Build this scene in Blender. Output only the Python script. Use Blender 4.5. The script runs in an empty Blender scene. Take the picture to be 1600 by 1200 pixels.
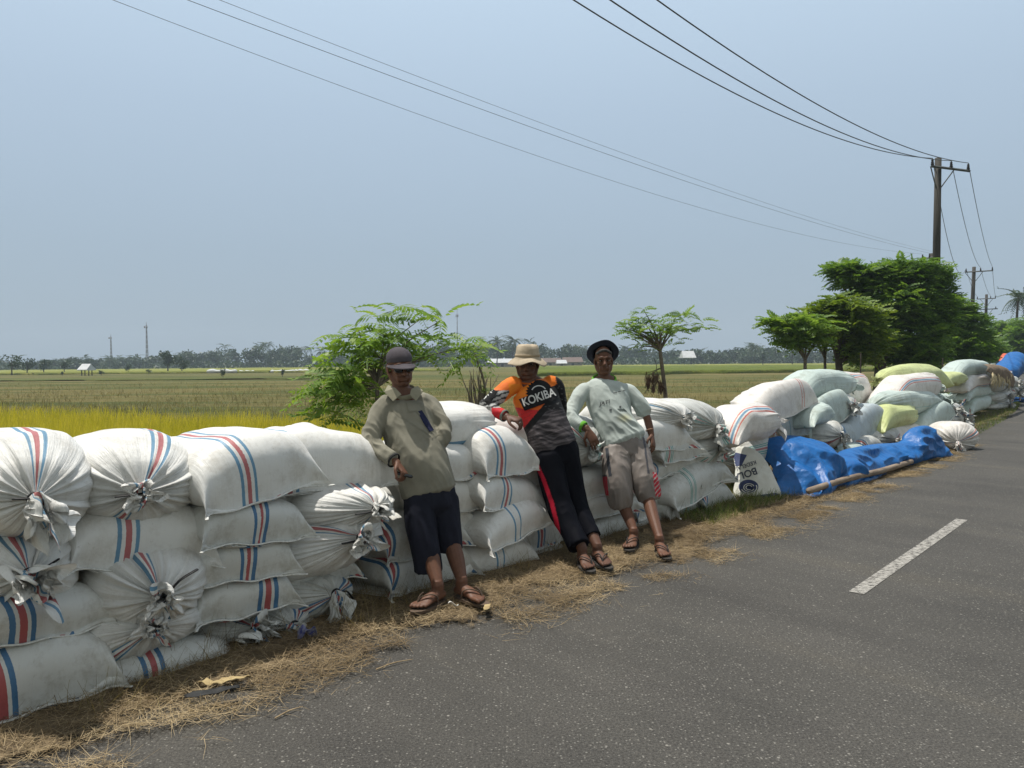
import bpy, bmesh, math, random
import numpy as np
from mathutils import Vector, Matrix, noise
from mathutils.bvhtree import BVHTree
R = math.radians
S = bpy.context.scene
COL = S.collection
rng = np.random.default_rng(7)
random.seed(7)

# ------------------------------------------------------------ camera
FPX = 1200.0            # focal length in photo pixels (1600 wide)
CAMZ = 1.45
PITCH, ROLL = math.atan(34/1200), R(0.5)
_f = Vector((0, math.cos(PITCH), -math.sin(PITCH)))
_r0 = Vector((1, 0, 0)); _u0 = Vector((0, math.sin(PITCH), math.cos(PITCH)))
_r = _r0*math.cos(ROLL) - _u0*math.sin(ROLL)
_u = _u0*math.cos(ROLL) + _r0*math.sin(ROLL)
cam = bpy.data.cameras.new('camera'); camo = bpy.data.objects.new('camera', cam); COL.objects.link(camo)
cam.sensor_width = 36; cam.lens = 36*FPX/1600; cam.clip_end = 6000; cam.clip_start = 0.05
m = Matrix((( _r.x, _u.x, -_f.x, 0), (_r.y, _u.y, -_f.y, 0), (_r.z, _u.z, -_f.z, CAMZ), (0, 0, 0, 1)))
camo.matrix_world = m
S.camera = camo
CAM = Vector((0, 0, CAMZ))
S.render.resolution_x, S.render.resolution_y = 1024, 768
# ------------------------------------------------------------ light
SUN_AZ, SUN_EL = R(-52), R(74)       # azimuth from +Y towards +X
sd = Vector((math.sin(SUN_AZ)*math.cos(SUN_EL), math.cos(SUN_AZ)*math.cos(SUN_EL), math.sin(SUN_EL)))
sl = bpy.data.lights.new('sun', 'SUN'); so = bpy.data.objects.new('sun', sl); COL.objects.link(so)
sl.energy = 4.9; sl.angle = R(0.6); sl.color = (1.0, 0.955, 0.88)
so.rotation_euler = sd.to_track_quat('Z', 'Y').to_euler()
so.location = (0, 0, 30)
W = bpy.data.worlds.new('World'); S.world = W; W.use_nodes = True
nt = W.node_tree; nt.nodes.clear()
out = nt.nodes.new('ShaderNodeOutputWorld'); bg = nt.nodes.new('ShaderNodeBackground')
sky = nt.nodes.new('ShaderNodeTexSky'); sky.sky_type = 'NISHITA'; sky.sun_disc = False
sky.sun_elevation = SUN_EL; sky.sun_rotation = SUN_AZ; sky.air_density = 1.0; sky.dust_density = 3.0; sky.ozone_density = 2.0
# hazy air in front of the blue: milky near the horizon, brightest some way up, made darker and greyer overhead to limit blue fill
tcw = nt.nodes.new('ShaderNodeTexCoord'); sxw = nt.nodes.new('ShaderNodeSeparateXYZ'); nt.links.new(tcw.outputs['Generated'], sxw.inputs[0])
rw = nt.nodes.new('ShaderNodeValToRGB'); nt.links.new(sxw.outputs[2], rw.inputs[0]); ew = rw.color_ramp.elements
while len(ew) < 5: ew.new(.5)
for e_, (p_, c_) in zip(ew, ((0, (.36, .455, .545)), (.14, (.40, .51, .62)), (.30, (.49, .62, .76)), (.46, (.62, .78, .94)), (.9, (.42, .47, .56)))):
    e_.position = p_; e_.color = (*c_, 1)
mul = nt.nodes.new('ShaderNodeVectorMath'); mul.operation = 'SCALE'; mul.inputs['Scale'].default_value = 10.0; nt.links.new(rw.outputs[0], mul.inputs[0])
mixc = nt.nodes.new('ShaderNodeMixRGB'); mixc.inputs[0].default_value = 0.86
nt.links.new(mul.outputs[0], mixc.inputs[2])
nt.links.new(sky.outputs[0], mixc.inputs[1])
# sky behind the camera tinted warmer to take blue out of the shaded sack fronts
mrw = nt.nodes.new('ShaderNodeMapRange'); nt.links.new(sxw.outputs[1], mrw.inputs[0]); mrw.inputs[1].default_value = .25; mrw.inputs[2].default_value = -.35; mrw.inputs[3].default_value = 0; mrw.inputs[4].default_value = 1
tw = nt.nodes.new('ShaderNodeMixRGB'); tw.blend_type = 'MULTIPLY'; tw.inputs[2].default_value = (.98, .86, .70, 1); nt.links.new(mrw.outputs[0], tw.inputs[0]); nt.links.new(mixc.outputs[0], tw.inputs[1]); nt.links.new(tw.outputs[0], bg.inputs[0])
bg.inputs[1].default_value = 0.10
nt.links.new(bg.outputs[0], out.inputs[0])
S.view_settings.view_transform = 'Standard'; S.view_settings.look = 'None'
S.view_settings.exposure = 0.0; S.view_settings.gamma = 1
S.cycles.volume_bounces = 0; S.cycles.max_bounces = 8; S.cycles.transparent_max_bounces = 8
try: S.cycles.volume_step_rate = 4
except Exception: pass

# ------------------------------------------------------------ pixel <-> world helpers (measuring the photo at build time)
def ray(px, py):
    return (_f + _r*((px-800)/FPX) - _u*((py-600)/FPX))
def P(px, py, Y):
    d = ray(px, py); return CAM + d*(Y/d.y)
def G(px, py, z=0.0):
    d = ray(px, py); return CAM + d*((z-CAMZ)/d.z)
def topx(v):
    v = Vector(v)-CAM; k = v.dot(_f)
    return 800+FPX*v.dot(_r)/k, 600-FPX*v.dot(_u)/k

# ------------------------------------------------------------ object helpers
def tag(o, label=None, cat=None, group=None, kind=None):
    if label: o['label'] = label
    if cat: o['category'] = cat
    if group: o['group'] = group
    if kind: o['kind'] = kind
    return o
def empty(name, loc, rot=None, label=None, cat=None, group=None):
    o = bpy.data.objects.new(name, None); COL.objects.link(o); o.empty_display_size = .1
    if rot is not None: o.matrix_world = Matrix.Translation(loc) @ rot.to_4x4()
    else: o.location = loc
    return tag(o, label, cat, group)
def mesh_from(name, verts, faces, uv=None, uv2=None, col=None, smooth=True):
    me = bpy.data.meshes.new(name)
    verts = np.asarray(verts, dtype=np.float32); 
    if isinstance(faces, np.ndarray):
        nf, k = faces.shape
        me.vertices.add(len(verts)); me.vertices.foreach_set('co', verts.ravel())
        me.loops.add(nf*k); me.loops.foreach_set('vertex_index', faces.astype(np.int32).ravel())
        me.polygons.add(nf); me.polygons.foreach_set('loop_start', np.arange(0, nf*k, k, dtype=np.int32))
        try: me.polygons.foreach_set('loop_total', np.full(nf, k, dtype=np.int32))
        except Exception: pass
        me.update(calc_edges=True)
    else:
        me.from_pydata([tuple(map(float, v)) for v in verts], [], faces)
    for nm, a in (('UVMap', uv), ('Cloth', uv2)):
        if a is not None:
            l = me.uv_layers.new(name=nm); l.data.foreach_set('uv', np.asarray(a, dtype=np.float32).ravel())
    if col is not None:
        ca = me.color_attributes.new('Col', 'FLOAT_COLOR', 'POINT')
        c = np.ones((len(verts), 4), dtype=np.float32); c[:, :3] = col; ca.data.foreach_set('color', c.ravel())
    if smooth: me.polygons.foreach_set('use_smooth', np.ones(len(me.polygons), dtype=bool))
    me.update(); return me
def link(name, me, mats, parent=None, loc=None, rot=None):
    o = bpy.data.objects.new(name, me); COL.objects.link(o)
    for m_ in (mats if isinstance(mats, (list, tuple)) else [mats]): me.materials.append(m_)
    if parent is not None:
        o.parent = parent
    if loc is not None: o.location = loc
    if rot is not None: o.rotation_euler = rot
    return o
def wlink(name, me, mats, parent):
    """link a mesh whose coordinates are already world coordinates under a parent"""
    o = link(name, me, mats, parent)
    bpy.context.view_layer.update()
    o.matrix_parent_inverse = parent.matrix_world.inverted()
    return o
def merge(parts):
    vs, fs, n = [], [], 0
    for v, f in parts:
        v = np.asarray(v, dtype=float).reshape(-1, 3); vs.append(v)
        fs += [tuple(int(i)+n for i in q) for q in f]; n += len(v)
    return np.concatenate(vs), fs

# ------------------------------------------------------------ primitives
def catmull(pts, n):
    pts = [np.asarray(p, dtype=float) for p in pts]
    if len(pts) == 2: return [pts[0]+(pts[1]-pts[0])*i/n for i in range(n+1)]
    p = [2*pts[0]-pts[1]]+pts+[2*pts[-1]-pts[-2]]; o = []
    for i in range(1, len(p)-2):
        for k in range(n):
            t = k/n
            o.append(.5*((2*p[i])+(-p[i-1]+p[i+1])*t+(2*p[i-1]-5*p[i]+4*p[i+1]-p[i+2])*t*t+(-p[i-1]+3*p[i]-3*p[i+1]+p[i+2])*t**3))
    o.append(pts[-1]); return o
def tube(pts, rad, seg=14, sub=4, side=None, caps=2, flat_caps=False):
    """lofted tube with elliptical rings: rad = list of r or (r_side, r_other)"""
    rr = [np.array((r, r), float) if np.isscalar(r) else np.array(r, float) for r in rad]
    P3 = catmull([tuple(p) for p in pts], sub); RR = catmull(rr, sub)
    n = len(P3); P3 = np.array(P3); RR = np.clip(np.array(RR), 1e-4, None)
    T = np.gradient(P3, axis=0); T /= np.linalg.norm(T, axis=1)[:, None]+1e-12
    if side is None:
        side = np.cross(T[0], (0, 0, 1.0))
        if np.linalg.norm(side) < .2: side = np.cross(T[0], (0, 1.0, 0))
    side = np.asarray(tuple(side), float)
    rows = []
    ang = np.arange(seg)*2*math.pi/seg
    def ring(c, t, r, s):
        a = s - t*np.dot(s, t); a /= np.linalg.norm(a)+1e-12; b = np.cross(t, a)
        return c + np.cos(ang)[:, None]*a*r[0] + np.sin(ang)[:, None]*b*r[1]
    s = side
    sides = []
    for i in range(n):
        a = s - T[i]*np.dot(s, T[i]); a /= np.linalg.norm(a)+1e-12; sides.append(a)
        s = a*0.5+side*0.5 if np.linalg.norm(np.cross(side, T[i])) > .3 else a
    def capr(i, sgn):
        out_ = []
        if flat_caps is True or (flat_caps == 'end' and sgn > 0): return out_
        for k in range(caps, 0, -1):
            th = k/(caps+0.001)*math.pi/2*0.96
            out_.append(ring(P3[i]+sgn*T[i]*min(RR[i])*math.sin(th), T[i], RR[i]*math.cos(th), sides[i]))
        return out_
    rows += capr(0, -1)
    for i in range(n): rows.append(ring(P3[i], T[i], RR[i], sides[i]))
    rows += capr(n-1, 1)[::-1]
    V = np.concatenate(rows); F = []
    for i in range(len(rows)-1):
        for k in range(seg):
            a = i*seg+k; b = i*seg+(k+1) % seg
            F.append((a, b, b+seg, a+seg))
    F.append(tuple(range(seg))[::-1]); F.append(tuple(range((len(rows)-1)*seg, len(rows)*seg)))
    return V, F
def ellipsoid(c, ax, r, seg=20, rings=12):
    """ax = 3x3 rows (directions), r = radii"""
    A = np.array([tuple(a) for a in ax], float); V = []; F = []
    for i in range(1, rings):
        th = math.pi*i/rings
        for k in range(seg):
            ph = 2*math.pi*k/seg
            V.append((math.sin(th)*math.cos(ph)*r[0], math.sin(th)*math.sin(ph)*r[1], math.cos(th)*r[2]))
    V.append((0, 0, r[2])); V.append((0, 0, -r[2])); n = len(V)
    for i in range(rings-2):
        for k in range(seg):
            a = i*seg+k; b = i*seg+(k+1) % seg; F.append((a, a+seg, b+seg, b))
    for k in range(seg):
        F.append((n-2, k, (k+1) % seg)); F.append((n-1, (rings-2)*seg+(k+1) % seg, (rings-2)*seg+k))
    return np.array(V)@A+np.asarray(tuple(c), float), F
def box(x0, x1, y0, y1, z0, z1):
    V = [(x, y, z) for z in (z0, z1) for x, y in ((x0, y0), (x1, y0), (x1, y1), (x0, y1))]
    return np.array(V, float), [(0, 3, 2, 1), (4, 5, 6, 7), (0, 1, 5, 4), (1, 2, 6, 5), (2, 3, 7, 6), (3, 0, 4, 7)]

# ------------------------------------------------------------ materials
def new_mat(name):
    m_ = bpy.data.materials.new(name); m_.use_nodes = True
    n = m_.node_tree.nodes; l = m_.node_tree.links
    return m_, n, l, n['Principled BSDF']
def noise_node(n, l, vec, scale, detail=4, rough=.6):
    t = n.new('ShaderNodeTexNoise'); t.inputs['Scale'].default_value = scale; t.inputs['Detail'].default_value = detail
    t.inputs['Roughness'].default_value = rough
    if vec is not None: l.new(vec, t.inputs['Vector'])
    return t
def ramp(n, l, fac, stops, interp='LINEAR'):
    r = n.new('ShaderNodeValToRGB'); r.color_ramp.interpolation = interp; e = r.color_ramp.elements
    while len(e) < len(stops): e.new(0.5)
    for i, (p, c) in enumerate(stops):
        e[i].position = p; e[i].color = (c[0], c[1], c[2], 1) if not np.isscalar(c) else (c, c, c, 1)
    l.new(fac, r.inputs[0]); return r
def mix(n, l, mode, fac, a, b):
    x = n.new('ShaderNodeMixRGB'); x.blend_type = mode
    for i, v in ((0, fac), (1, a), (2, b)):
        if hasattr(v, 'links'): l.new(v, x.inputs[i])
        elif np.isscalar(v): x.inputs[i].default_value = v if i == 0 else (v, v, v, 1)
        else: x.inputs[i].default_value = (v[0], v[1], v[2], 1)
    return x.outputs[0]
def bump(n, l, h, b, strength=.3, dist=.01, prev=None):
    x = n.new('ShaderNodeBump'); x.inputs['Strength'].default_value = strength; x.inputs['Distance'].default_value = dist
    l.new(h, x.inputs['Height'])
    if prev: l.new(prev.outputs[0], x.inputs['Normal'])
    l.new(x.outputs[0], b.inputs['Normal']); return x
def simple(name, c1, c2=None, scale=10, rough=.7, bscale=None, bstr=.3, bdist=.005, spec=.3, trans=0, coords='Object', metal=0, vcol=False, stretch=None, detail=4):
    m_, n, l, b = new_mat(name)
    tc = n.new('ShaderNodeTexCoord'); vec = tc.outputs[coords]
    if stretch:
        mp = n.new('ShaderNodeMapping'); mp.inputs['Scale'].default_value = stretch; l.new(vec, mp.inputs[0]); vec = mp.outputs[0]
    t = noise_node(n, l, vec, scale, detail)
    c2 = c2 or tuple(x*.7 for x in c1)
    r = ramp(n, l, t.outputs[0], [(.3, c2), (.7, c1)]); colr = r.outputs[0]
    if vcol:
        vc = n.new('ShaderNodeVertexColor'); vc.layer_name = 'Col'; colr = mix(n, l, 'MULTIPLY', 1.0, colr, vc.outputs[0])
    l.new(colr, b.inputs['Base Color']); b.inputs['Roughness'].default_value = rough
    b.inputs['Specular IOR Level'].default_value = spec; b.inputs['Metallic'].default_value = metal
    if bscale: bump(n, l, noise_node(n, l, vec, bscale, 3).outputs[0], b, bstr, bdist)
    if trans:
        tr = n.new('ShaderNodeBsdfTranslucent'); l.new(colr, tr.inputs[0]); ms = n.new('ShaderNodeMixShader'); ms.inputs[0].default_value = trans
        l.new(b.outputs[0], ms.inputs[1]); l.new(tr.outputs[0], ms.inputs[2]); l.new(ms.outputs[0], n['Material Output'].inputs[0])
    return m_
# ============================================================ road line
EDGE0 = G(1050, 880)
def road_path():
    pts = []; x, y = EDGE0.x, EDGE0.y; a0 = R(41)
    sx, sy = math.sin(a0), math.cos(a0)
    for k in range(-12, 0): pts.append((x+sx*k*.6, y+sy*k*.6, a0))
    s = 0
    while s < 420:
        a = a0 if y < 11 else a0-(a0-R(33.3))*min(1, (y-11)/14.0)
        pts.append((x, y, a)); st = .5 if s < 60 else 4
        x += math.sin(a)*st; y += math.cos(a)*st; s += st
    return pts
ROAD = road_path()
RXY = np.array([(p[0], p[1]) for p in ROAD])
def edge_dist(x, y):
    """signed distance from road's left edge (positive on the verge/field side), and index"""
    d = (RXY[:, 0]-x)**2+(RXY[:, 1]-y)**2; i = int(d.argmin()); a = ROAD[i][2]
    return -( (x-RXY[i, 0])*math.cos(a) - (y-RXY[i, 1])*math.sin(a)), i
def strip(offs, zs, jitter=0.0, i0=0, i1=None, name='strip'):
    V = []; F = []; pp = ROAD[i0:i1]; k = len(offs)
    for (x, y, a) in pp:
        nx, ny = -math.cos(a), math.sin(a)
        for j, o in enumerate(offs):
            z = zs[j] if np.isscalar(zs[j]) else zs[j]
            jt = jitter*noise.noise(Vector((x*1.3+j*9, y*1.3, 0))) if jitter else 0
            V.append((x+nx*(o+jt), y+ny*(o+jt), z))
    for i in range(len(pp)-1):
        for j in range(k-1):
            a = i*k+j; F.append((a, a+1, a+k+1, a+k))
    return mesh_from(name, V, F)
# where the straw and dust give way to bare asphalt, measured off the photo
_bp = [G(-60, 1250), G(120, 1190), G(300, 1120), G(430, 1062), G(600, 1004), G(800, 952), G(1050, 882), G(1240, 806), G(1330, 772), G(1470, 716), G(1530, 676), G(1600, 630)]
_bi = []; _bw = []
for p in _bp: d_, i_ = edge_dist(p.x, p.y); _bi.append(i_); _bw.append(d_)
_or = np.argsort(_bi); _bi = np.array(_bi)[_or]; _bw = np.array(_bw)[_or]
def spill_edge(s): return np.interp(s, _bi, _bw)
# asphalt
def asphalt_mat():
    m_, n, l, b = new_mat('asphalt'); tc = n.new('ShaderNodeTexCoord'); v = tc.outputs['Object']
    big = noise_node(n, l, v, .8, 5); base = ramp(n, l, big.outputs[0], [(.3, (.056, .053, .047)), (.7, (.080, .075, .066))]).outputs[0]
    fine = noise_node(n, l, v, 90, 3, .7); base = mix(n, l, 'MULTIPLY', .9, base, ramp(n, l, fine.outputs[0], [(.35, .45), (.65, 1.35)]).outputs[0])
    for sc, th, amt, c in ((70, .34, .8, (.22, .21, .185)), (26, .19, .6, (.36, .34, .30)), (150, .36, .55, (.18, .17, .145))):
        vo = n.new('ShaderNodeTexVoronoi'); vo.inputs['Scale'].default_value = sc; l.new(v, vo.inputs['Vector'])
        # only some of the cells show a pale stone
        sep = n.new('ShaderNodeSeparateColor'); l.new(vo.outputs['Color'], sep.inputs[0])
        gt = n.new('ShaderNodeMath'); gt.operation = 'GREATER_THAN'; l.new(sep.outputs[0], gt.inputs[0]); gt.inputs[1].default_value = {70: .72, 26: .86, 150: .6}[sc]
        rr = ramp(n, l, vo.outputs['Distance'], [(th*.6, 1.0), (th, 0.0)])
        mu = n.new('ShaderNodeMath'); mu.operation = 'MULTIPLY'; l.new(gt.outputs[0], mu.inputs[0]); l.new(rr.outputs[0], mu.inputs[1])
        m2 = n.new('ShaderNodeMath'); m2.operation = 'MULTIPLY'; l.new(mu.outputs[0], m2.inputs[0]); m2.inputs[1].default_value = amt
        base = mix(n, l, 'MIX', m2.outputs[0], base, c)
    # wheel tracks, dust and old patches running along the road
    mp = n.new('ShaderNodeMapping'); mp.inputs['Rotation'].default_value = (0, 0, R(-41)); l.new(v, mp.inputs[0])
    mp2 = n.new('ShaderNodeMapping'); mp2.inputs['Scale'].default_value = (1.6, .09, 1); mp2.vector_type = 'POINT'; l.new(mp.outputs[0], mp2.inputs[0])
    tr_ = noise_node(n, l, mp2.outputs[0], 1.0, 5, .6); base = mix(n, l, 'MULTIPLY', 1, base, ramp(n, l, tr_.outputs[0], [(.32, (.78, .78, .79)), (.55, (1, 1, 1)), (.72, (1.22, 1.18, 1.10))]).outputs[0])
    st_ = noise_node(n, l, v, .35, 7, .8); base = mix(n, l, 'MIX', ramp(n, l, st_.outputs[0], [(.56, 0.0), (.75, .30)]).outputs[0], base, (.15, .135, .11))
    l.new(base, b.inputs['Base Color']); b.inputs['Roughness'].default_value = .82; b.inputs['Specular IOR Level'].default_value = .3
    bump(n, l, noise_node(n, l, v, 120, 4, .7).outputs[0], b, .6, .006); return m_
MAT_ASPHALT = asphalt_mat()
offs = [0, -.6, -1.3, -2.5, -5.2]
road = link('road', strip([1.5, 0.1, -.6, -1.3, -2.6, -5.6, -8], [-.002, 0, .0, 0, 0, 0, 0], 0, name='road'), MAT_ASPHALT); tag(road, kind='structure')
# centre dash, at its real place
def dash_mat():
    m_, n, l, b = new_mat('worn_white_paint'); tc = n.new('ShaderNodeTexCoord'); v = tc.outputs['Object']
    mp = n.new('ShaderNodeMapping'); mp.inputs['Scale'].default_value = (9, 26, 1); mp.inputs['Rotation'].default_value = (0, 0, R(20)); l.new(v, mp.inputs[0])
    t = noise_node(n, l, mp.outputs[0], 2.2, 6, .75)
    c = ramp(n, l, t.outputs[0], [(.42, (.16, .15, .135)), (.56, (.36, .345, .31))]); l.new(c.outputs[0], b.inputs['Base Color'])
    t2 = noise_node(n, l, v, 30, 6, .8); mxx = mix(n, l, 'MIX', .5, t.outputs[0], t2.outputs[0]); al = ramp(n, l, mxx, [(.43, 0.0), (.49, 1.0)]); l.new(al.outputs[0], b.inputs['Alpha'])
    b.inputs['Roughness'].default_value = .8; return m_
MAT_DASH = dash_mat()
def dash(pa, pb, w):
    d = (pb-pa).normalized(); s = Vector((-d.y, d.x, 0))*w/2; V = []; F = []; N = 40
    for i in range(N+1):
        c = pa.lerp(pb, i/N)
        for sg in (-1, 1):
            j = .006*noise.noise(Vector((i*.9, sg*7, 0)))
            V.append(tuple(c+s*sg*(1+j*6)+Vector((0, 0, .004))))
    for i in range(N): F.append((2*i, 2*i+2, 2*i+3, 2*i+1))
    o = link('road_marking', mesh_from('road_marking', V, F), MAT_DASH); tag(o, kind='structure'); return o
DA, DB = G(1338, 927), G(1503, 812)
dash(DA, DB, .092)
dd = (DB-DA).normalized()
dash(DB+dd*4.2, DB+dd*7.2, .115)

# verge: dirt strip with straw mat, then a bank down to the field
def verge_strip(name, i0, i1, offs_, zs, sub_=5):
    pp = ROAD[i0:i1]; rows = []
    for a, b_ in zip(pp[:-1], pp[1:]):
        for k in range(sub_): t = k/sub_; rows.append([a[q]*(1-t)+b_[q]*t for q in range(3)])
    rows.append(list(pp[-1])); V = []; K = len(offs_); UV = []
    for ri, (x, y, a) in enumerate(rows):
        nx, ny = -math.cos(a), math.sin(a)
        for o_, z in zip(offs_, zs):
            bumpz = .012*noise.noise(Vector((x*5+o_*3, y*5, 3)))+.008*noise.noise(Vector((x*13+o_*9, y*13, 3))) if .2 < o_ < 3 else 0
            V.append((x+nx*o_, y+ny*o_, z+bumpz)); UV.append((o_-float(spill_edge(ri/sub_+i0)), 0))
    F = np.array([(i*K+j, i*K+j+1, (i+1)*K+j+1, (i+1)*K+j) for i in range(len(rows)-1) for j in range(K-1)])
    UV = np.array(UV)[F.ravel()]
    return mesh_from(name, V, F, UV)
def fray(m_):
    # the thin outer edge of the soil breaks up over the asphalt
    n = m_.node_tree.nodes; l = m_.node_tree.links; b = n['Principled BSDF']; uv = n.new('ShaderNodeUVMap'); uv.uv_map = 'UVMap'; sx = n.new('ShaderNodeSeparateXYZ'); l.new(uv.outputs[0], sx.inputs[0])
    tc = n.new('ShaderNodeTexCoord'); big = noise_node(n, l, tc.outputs['Object'], 1.3, 3); fi = noise_node(n, l, tc.outputs['Object'], 22, 6, .8)
    a1 = n.new('ShaderNodeMath'); a1.operation = 'MULTIPLY_ADD'; l.new(big.outputs[0], a1.inputs[0]); a1.inputs[1].default_value = -1.1; l.new(sx.outputs[0], a1.inputs[2])
    a2 = n.new('ShaderNodeMath'); a2.operation = 'MULTIPLY_ADD'; l.new(fi.outputs[0], a2.inputs[0]); a2.inputs[1].default_value = .9; l.new(a1.outputs[0], a2.inputs[2])
    rr_ = ramp(n, l, a2.outputs[0], [(.0, 0.0), (.12, 1.0)]); l.new(rr_.outputs[0], b.inputs['Alpha'])
MAT_VERGE = simple('dry_verge_soil', (.22, .165, .095), (.085, .062, .038), 9, .95, 40, .8, .02, detail=8)
MAT_VERGE_G = simple('grassy_verge_soil', (.11, .14, .035), (.05, .06, .02), 9, .95, 40, .8, .02, detail=8)
VO = [-.45, -.25, -.1, .05, .2, .35, .5, .65, .8, 1.0, 1.2, 1.5, 1.8, 2.3, 3.0, 4.2]; VZ = [.004, .005, .007, .010, .016, .02, .022, .024, .026, .028, .03, .03, .03, .02, -.05, -.18]
fray(MAT_VERGE); fray(MAT_VERGE_G)
o = link('verge', verge_strip('verge', 0, 60, VO, VZ), MAT_VERGE); tag(o, kind='structure')
o = link('verge', verge_strip('verge', 59, len(ROAD), VO, [z+.001 for z in VZ], 1), MAT_VERGE_G); tag(o, kind='structure')

# field ground reaching the horizon
def field_mat():
    m_, n, l, b = new_mat('stubble_field'); tc = n.new('ShaderNodeTexCoord'); v = tc.outputs['Object']
    mp = n.new('ShaderNodeMapping'); mp.inputs['Scale'].default_value = (.10, 1.0, 1); mp.inputs['Rotation'].default_value = (0, 0, R(-7)); l.new(v, mp.inputs[0])
    rows = noise_node(n, l, mp.outputs[0], .16, 5, .65)
    c = ramp(n, l, rows.outputs[0], [(.34, (.060, .080, .022)), (.46, (.10, .11, .033)), (.56, (.19, .155, .06)), (.68, (.080, .10, .028))]).outputs[0]
    t = noise_node(n, l, v, 3.0, 6, .75); c = mix(n, l, 'MULTIPLY', 1, c, ramp(n, l, t.outputs[0], [(.3, .55), (.7, 1.35)]).outputs[0])
    l.new(c, b.inputs['Base Color']); b.inputs['Roughness'].default_value = .95; b.inputs['Specular IOR Level'].default_value = .1
    bump(n, l, t.outputs[0], b, 1.0, .2); return m_
FZ = -.2
xs = np.concatenate([-np.geomspace(4000, 30, 12), np.linspace(-20, 60, 60), np.geomspace(70, 4000, 14)])
ys = np.concatenate([[-60, -10], np.linspace(-2, 100, 80), np.geomspace(105, 4500, 26)])
V = [(x, y, FZ+(0.05*noise.noise(Vector((x*.3, y*.3, 0))) if y < 100 else 0)) for y in ys for x in xs]
nx_ = len(xs); F = [(j*nx_+i, j*nx_+i+1, (j+1)*nx_+i+1, (j+1)*nx_+i) for j in range(len(ys)-1) for i in range(nx_-1)]
fld = link('ground', mesh_from('ground', V, F), field_mat()); tag(fld, kind='structure')

# crop strips standing on the field: thick slabs of plants with rough tops
def crop_mat(name, c1, c2, c3):
    m_, n, l, b = new_mat(name); tc = n.new('ShaderNodeTexCoord'); v = tc.outputs['Object']
    mp = n.new('ShaderNodeMapping'); mp.inputs['Scale'].default_value = (.25, .8, 1); l.new(v, mp.inputs[0])
    a = noise_node(n, l, mp.outputs[0], .25, 5, .6); c = ramp(n, l, a.outputs[0], [(.32, c1), (.5, c2), (.68, c3)]).outputs[0]
    t = noise_node(n, l, v, 5, 5, .7); c = mix(n, l, 'MULTIPLY', 1, c, ramp(n, l, t.outputs[0], [(.3, .6), (.7, 1.3)]).outputs[0])
    l.new(c, b.inputs['Base Color']); b.inputs['Roughness'].default_value = .9; b.inputs['Specular IOR Level'].default_value = .1
    bump(n, l, t.outputs[0], b, 1, .15); return m_
def slab(name, px_pts, h, mat, nu=80, nv=14):
    """four px corners on the field: near-left, near-right, far-right, far-left"""
    c = [G(*p, z=FZ) for p in px_pts]; V = []; F = []
    for j in range(nv+1):
        for i in range(nu+1):
            p = c[0].lerp(c[1], i/nu).lerp(c[3].lerp(c[2], i/nu), j/nv)
            p = p + Vector((0, .06*(p-CAM).length*noise.noise(Vector((p.x*.15, j*3.1, 2))) if j in (0, nv) else 0, 0))
            z = FZ+h*(1+.25*noise.noise(Vector((p.x*1.5, p.y*.6, 5))))
            V.append((p.x, p.y, z))
    W_ = nu+1
    for j in range(nv):
        for i in range(nu): a = j*W_+i; F.append((a, a+1, a+W_+1, a+W_))
    n0 = len(V)
    rim = [i for i in range(W_)]+[j*W_+nu for j in range(1, nv+1)]+[nv*W_+i for i in range(nu-1, -1, -1)]+[j*W_ for j in range(nv-1, 0, -1)]
    for r_ in rim: V.append((V[r_][0], V[r_][1], FZ-.05))
    k = len(rim)
    for i in range(k): F.append((rim[i], n0+i, n0+(i+1) % k, rim[(i+1) % k]))
    o = link(name, mesh_from(name, V, F), mat); return o
M_C1 = crop_mat('ripening_rice', (.14, .17, .03), (.22, .235, .045), (.29, .275, .07))
M_C2 = crop_mat('green_rice', (.06, .09, .012), (.11, .14, .018), (.17, .19, .03))
M_C3 = crop_mat('olive_stubble_strip', (.06, .085, .02), (.10, .115, .03), (.16, .15, .05))
M_C4 = crop_mat('pale_straw_strip', (.22, .18, .08), (.32, .27, .13), (.25, .22, .08))
def crop(px_pts, h, mat, label):
    o = slab('rice_crop', px_pts, h, mat); tag(o, label, 'rice field', kind='stuff'); return o
crop([(-300, 589), (700, 580), (560, 573.5), (-300, 577)], .35, M_C1, 'distant yellow green strip of ripening rice at the left')
crop([(830, 588), (1420, 580), (1320, 572.5), (840, 575)], .40, M_C2, 'bright green strip of rice beyond the stubble at the right')
crop([(820, 573.5), (1500, 570.0), (1480, 568.2), (820, 569.8)], .25, M_C1, 'far pale green strip of rice in front of the tree line')
crop([(-300, 599), (520, 592), (500, 590), (-300, 595)], .12, M_C3, 'dark olive strip of field behind the near stubble')
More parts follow.
